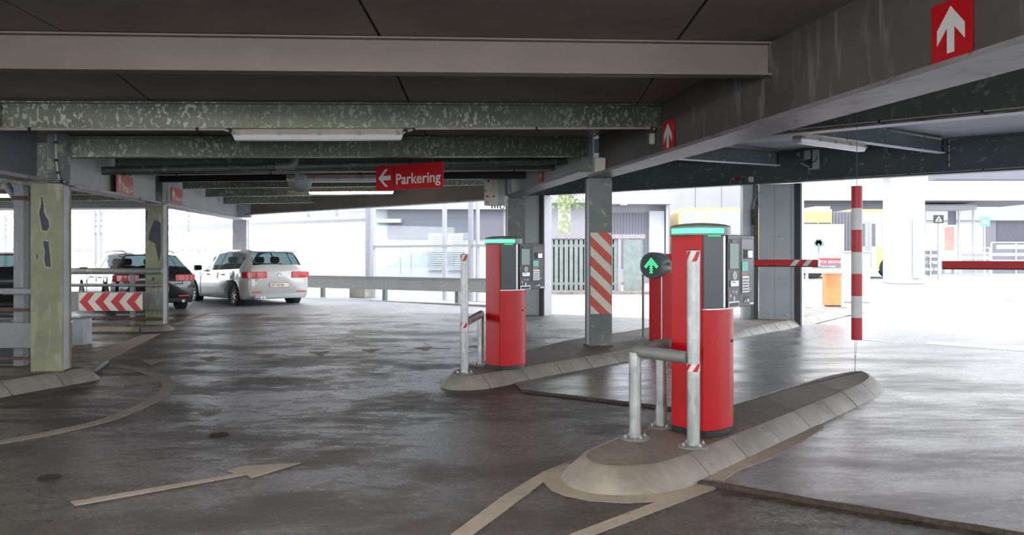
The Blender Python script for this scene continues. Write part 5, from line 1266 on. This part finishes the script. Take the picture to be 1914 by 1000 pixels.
# viaduct and its column
Yv = 46
t = thing('viaduct', (X(1440, Yv), Yv, 4.35), 'pale concrete viaduct crossing above the buses', 'viaduct')
o = t.location
obj('deck_edge', MB().bx(0, X(1990, Yv)-o.x, 0, .5, 0, Z(337, Yv)-4.35), M['facade_white'], t)
obj('deck', MB().bx(0, X(1990, Yv)-o.x, .502, 6, 0, .5), M['facade_grey'], t)
obj('soffit_beam', MB().bx(0, X(1740, Yv)-o.x, 1.0, 1.6, -.5, -.001), M['facade_grey'], t)
for u in (1508, 1604): obj('pier', MB().box((X(u, Yv)-o.x, 3.0, (gz(Yv)-4.35)/2-.01), (.7, .8, 4.35-gz(Yv)-.03)), M['facade'], t)
Yp = 35; zc = gz(Yp)
t = thing('concrete_column', (X(1698, Yp), Yp, zc), 'massive white concrete column right of the buses', 'column')
hw = .72
obj('shaft', MB().prism([(-hw, 0), (-.15, -.25), (hw-.1, -.1), (hw, .5), (hw-.3, 1.2), (-hw+.2, 1.2)], 0, 4.6), M['facade_white'], t, bevel=.03)
obj('capital', MB().bx(-1.6, 2.2, -.5, 1.8, 4.605, 5.2), M['facade_white'], t)
obj('timetable_banner', MB().bx(.05, .42, -.32, -.26, .25, 2.6), M['poster'], t); obj('banner_print', MB().bx(.09, .38, -.325, -.321, .9, 2.3), M['teal_sign'] if False else M['pane'], t)
# roof edge at upper right, beyond the exit girder
tag(obj('canopy_edge', MB().bx(X(1752, 27), X(2050, 27), 27, 27.6, Z(335, 27), Z(300, 27)), M['facade_grey']), 'dark grey canopy edge at the top right beyond the exit', 'canopy')
# right building with dark opening
t, _, _ = slabthing('building', 1722, 2060, 300, 505, 64, 8, M['facade_white'], 'white building with a dark doorway at the right edge', 'building', z0=gz(64)-.05)
on(t, 64, 'doorway', 1862, 1990, 414, 456, M['dark_open'], .08); on(t, 64, 'doorway_frame', 1838, 1861, 414, 470, M['facade_grey'], .08); on(t, 64, 'concrete_band', 1722, 2060, 380, 412, M['facade'], .3)
for u in (1838, 1890): on(t, 64, 'window', u, u+12, 335, 362, M['facade_grey'], .05)
# bus shelter with red adverts
Ys = 48; t = thing('bus_shelter', (X(1725, Ys), Ys, gz(Ys)), 'white bus shelter with pink adverts at the right', 'bus shelter'); o = t.location
obj('shelter_roof', MB().bx(0, X(1822, Ys)-o.x, -.2, 1.6, Z(392, Ys)-o.z, Z(384, Ys)-o.z), M['facade_white'], t)
for u in (1728, 1791, 1818): obj('shelter_post', MB().bx(X(u, Ys)-o.x-.04, X(u, Ys)-o.x+.04, -.1, -.02, 0, Z(392, Ys)-o.z-.001), M['frame_white'], t)
obj('advert', MB().bx(X(1774, Ys)-o.x, X(1789, Ys)-o.x, .1, .14, Z(420, Ys)-o.z, Z(394, Ys)-o.z), M['facade_grey'], t)
obj('advert', MB().bx(X(1768, Ys)-o.x, X(1785, Ys)-o.x, .1, .14, Z(468, Ys)-o.z, Z(424, Ys)-o.z), M['poster_pink'], t)
obj('bench', MB().bx(X(1764, Ys)-o.x, X(1786, Ys)-o.x, -.1, .35, .45, .5), M['poster_pink'], t)
for u in (1766, 1784): obj('bench_leg', MB().bx(X(u, Ys)-o.x-.03, X(u, Ys)-o.x+.03, -.05, .3, 0, .449), M['frame_white'], t)
# sign posts
def ped(u, v0, v1, vb, Y, mat, label, hw=9.5):
    zb = gz(Y); t = thing('street_sign', (X(u, Y), Y, zb), label, 'sign'); h1 = Z(v1, Y)-zb; h0 = Z(v0, Y)-zb; w_ = hw*Y/F
    obj('pole', MB().tube([(0, .03, 0), (0, .03, h1)], .035, 8), M['frame_white'] if mat != 'face' else M['frame_grey'], t)
    obj('sign_plate', MB().bx(-w_, w_, -.02, 0, h1, h0), M[mat], t); s = w_*.7; cz = (h0+h1)/2
    obj('sign_triangle', MB().plate([(-s, cz-s*.7), (s, cz-s*.7), (0, cz+s*.9)], (0, -.02, 0), (1, 0, 0), (0, 0, 1), .001, .01), M['white_sign'], t)
    obj('figure', MB().plate([(-s*.3, cz-s*.6), (-s*.1, cz-s*.6), (0, cz-s*.2), (s*.1, cz-s*.6), (s*.3, cz-s*.6), (s*.12, cz+.25*s), (-s*.12, cz+.25*s)], (0, -.02, 0), (1, 0, 0), (0, 0, 1), .011, .015), M[mat], t)
ped(1754, 402, 417, 510, 38, 'face', 'dark square pedestrian sign on a thin pole'); ped(1841, 405, 423, 510, 40, 'teal_sign', 'teal square pedestrian sign on a white pole', 9)
# railings at right
def railing(u0, u1, vt, vb, Y, label, dark, tilt=0):
    zb = gz(Y); t = thing('street_railing', (X(u0, Y), Y, zb), label, 'railing'); L = X(u1, Y)-X(u0, Y); h = Z(vt, Y)-zb
    obj('handrail', MB().bx(0, L, -.03, .03, h-.06, h), M['frame_white'], t)
    n = max(2, int(L/1.1))
    for i in range(n+1): obj('railing_post', MB().bx(L*i/n-.03, L*i/n+.03, -.025, .025, 0, h-.061), M['frame_white'], t)
    for j in range(4): obj('railing_board', MB().bx(.04, L-.04, .031, .05, .15+j*(h-.35)/4, .15+j*(h-.35)/4+(h-.35)/7), M[dark], t)
railing(1722, 1756, 455, 500, 41, 'short board railing behind the bicycle', 'facade_grey'); railing(1796, 1850, 462, 500, 44, 'white street railing below the teal sign', 'facade'); railing(1853, 1990, 452, 500, 42, 'slatted street railing at the right edge', 'facade_grey')
# bicycle leaning at the concrete column
Yb = 44.0; t = thing('bicycle', (X(1724, Yb), Yb, gz(Yb)), 'dark bicycle parked right of the concrete column', 'bicycle', math.radians(25))
for xx, nm in ((-.5, 'wheel'), (.5, 'wheel')):
    ringp = [(xx+.33*math.cos(k*PI/12), 0, .35+.33*math.sin(k*PI/12)) for k in range(25)]; wv = obj('wheel', MB().tube(ringp, .018, 6, caps=False), M['tyre'], t)
    m = MB()
    for k in range(8): m.tube([(xx, 0, .35), (xx+.32*math.cos(k*PI/4), 0, .35+.32*math.sin(k*PI/4))], .003, 4)
    obj('spokes', m, M['silver'], wv)
obj('frame', MB().tube([(-.5, 0, .35), (-.1, 0, .33), (.38, 0, .82), (-.18, 0, .80), (-.1, 0, .33)], .018, 6).tube([(-.5, 0, .35), (-.18, 0, .8)], .013, 6).tube([(.5, 0, .35), (.36, 0, .95)], .016, 6), M['face'], t)
obj('handlebar', MB().tube([(.25, -.25, 1.0), (.36, 0, .97), (.25, .25, 1.0)], .014, 6), M['black'], t); obj('saddle', MB().box((-.22, 0, .92), (.26, .13, .06)), M['black'], t, bevel=.02); obj('seat_post', MB().tube([(-.18, 0, .8), (-.2, 0, .9)], .014, 6), M['silver'], t)
# poster stand
Yq = 22.5; zq = gz(Yq); xq = X(1505, Yq); wq = X(1578, Yq)-xq
t = thing('poster_stand', (xq, Yq, zq), 'white framed poster stand with tree drawing and FOR BESØGET banner', 'poster stand')
def pz(v): return Z(v, Yq)-zq
def px_(u): return X(u, Yq)-xq
obj('stand_frame', MB().bx(0, wq, 0, .08, pz(511), pz(419)), M['frame_white'], t, bevel=.01)
obj('poster_sheet', MB().bx(px_(1512), px_(1571.5), -.006, -.0005, pz(501), pz(423)), M['poster'], t)
for u in (1509, 1576): obj('leg', MB().bx(px_(u)-.03, px_(u)+.03, .01, .07, .012, pz(511)-.001), M['frame_white'], t); obj('foot', MB().bx(px_(u)-.1, px_(u)+.1, -.04, .12, .0, .011), M['zinc_dull'], t)
obj('red_banner', MB().bx(px_(1529), px_(1571.5), -.009, -.0065, pz(494), pz(482.5)), M['poster_red'], t); obj('grey_banner', MB().bx(px_(1518), px_(1571.5), -.009, -.0065, pz(501), pz(494.3)), M['poster_grey'], t)
obj('banner_lettering', MB().text('FOR BESØGET', (px_(1532), -.009, pz(492)), (1, 0, 0), (0, 0, 1), .098, .0005, .002, .01), M['white_sign'], t)
obj('small_lettering', MB().text('Tak for besøget', (px_(1534), -.009, pz(499)), (1, 0, 0), (0, 0, 1), .06, .0005, .002), M['white_sign'], t)
m = MB(); cx_, cz_ = px_(1530), pz(455)
for (dx, dz, r) in ((0, 0, .075), (-.07, -.02, .055), (.075, -.02, .06), (0, .06, .06), (.05, .045, .05), (-.05, .04, .05)): m.lathe([(0, .0012), (r, .0012), (r, 0)], (cx_+dx, -.0062, cz_+dz), (0, -1, 0), 14)
m.plate([(cx_-.012, cz_-.26), (cx_+.012, cz_-.26), (cx_+.03, cz_-.02), (cx_-.03, cz_-.02)], (0, -.006, 0), (1, 0, 0), (0, 0, 1), .0005, .0016)
obj('tree_print', m, M['poster_green'], t)
m = MB()
for k in range(9):
    u = 1548+k*2.4+random.uniform(-.5, .5); v = 480; x_ = px_(u); h_ = random.uniform(.08, .30)*(.4+k/9)
    m.plate([(x_, pz(v)), (x_+.012, pz(v)), (x_+.03+.01*k, pz(v)+h_), (x_+.02+.01*k, pz(v)+h_)], (0, -.006, 0), (1, 0, 0), (0, 0, 1), .0005, .0016)
for k in range(14): m.lathe([(0, .0012), (.018, .0012), (.018, 0)], (px_(1533+k*2.7), -.0062, pz(479-random.uniform(-1, 3))), (0, -1, 0), 8)
obj('branch_print', m, M['poster_pink'], t)
# bin, cabinets
Yo = 22.9; zo = gz(Yo); t = thing('waste_bin', (X(1559, Yo), Yo+.1, zo), 'orange waste bin below the poster', 'bin')
hwb = (X(1575, Yo)-X(1543, Yo))/2
obj('bin_body', MB().bx(-hwb, hwb, -.15, .15, .03, Z(513, Yo)-zo), M['orange'], t, bevel=.01); obj('bin_foot', MB().bx(-hwb+.05, hwb-.05, -.12, .12, 0, .0295), M['black'], t); obj('bin_lid', MB().bx(-hwb-.01, hwb+.01, -.16, .16, Z(513, Yo)-zo+.001, Z(511, Yo)-zo), M['orange'], t)
Yk = 24.2; zk = gz(Yk); t = thing('street_cabinet', (X(1581, Yk), Yk, zk), 'pale lilac street cabinet right of the poster stand', 'cabinet')
wk = X(1627, Yk)-X(1581, Yk); obj('cabinet_body', MB().bx(0, wk, 0, .4, .02, Z(472, Yk)-zk), M['facade_white'], t, bevel=.01); obj('cabinet_door', MB().bx(.02, wk*.42, -.012, -.001, .06, Z(476, Yk)-zk), M['lilac'], t); obj('cabinet_base', MB().bx(.02, wk-.02, .02, .38, 0, .0195), M['facade'], t); obj('cabinet_roof', MB().bx(-.02, wk+.02, -.03, .42, Z(472, Yk)-zk+.001, Z(469, Yk)-zk), M['frame_white'], t)
# outdoor lane lines
def outline(p0, p1, wd):
    a = Vector(p0); b = Vector(p1); a.z = gz(a.y)+.012; b.z = gz(b.y)+.012; obj('outdoor_lane_line', MB().beam(a, b, wd, .006), M['paint_white'], floor)
outline((14.5, 24.5, 0), (30, 28.5, 0), .15); outline((14.2, 25.3, 0), (30, 29.5, 0), .15)
# upper deck and outer wall of the garage (above the ceilings)
obj('ceiling_deck', MB().prism([(-18, -8), (16, -8), (16, 2), fl(9.5, -.28), fl(-6.1, -.28), (-1.2, 20), (-6.4, 26), (-18, 29)], 3.56, 3.76), M['slabtop'], kind='structure')
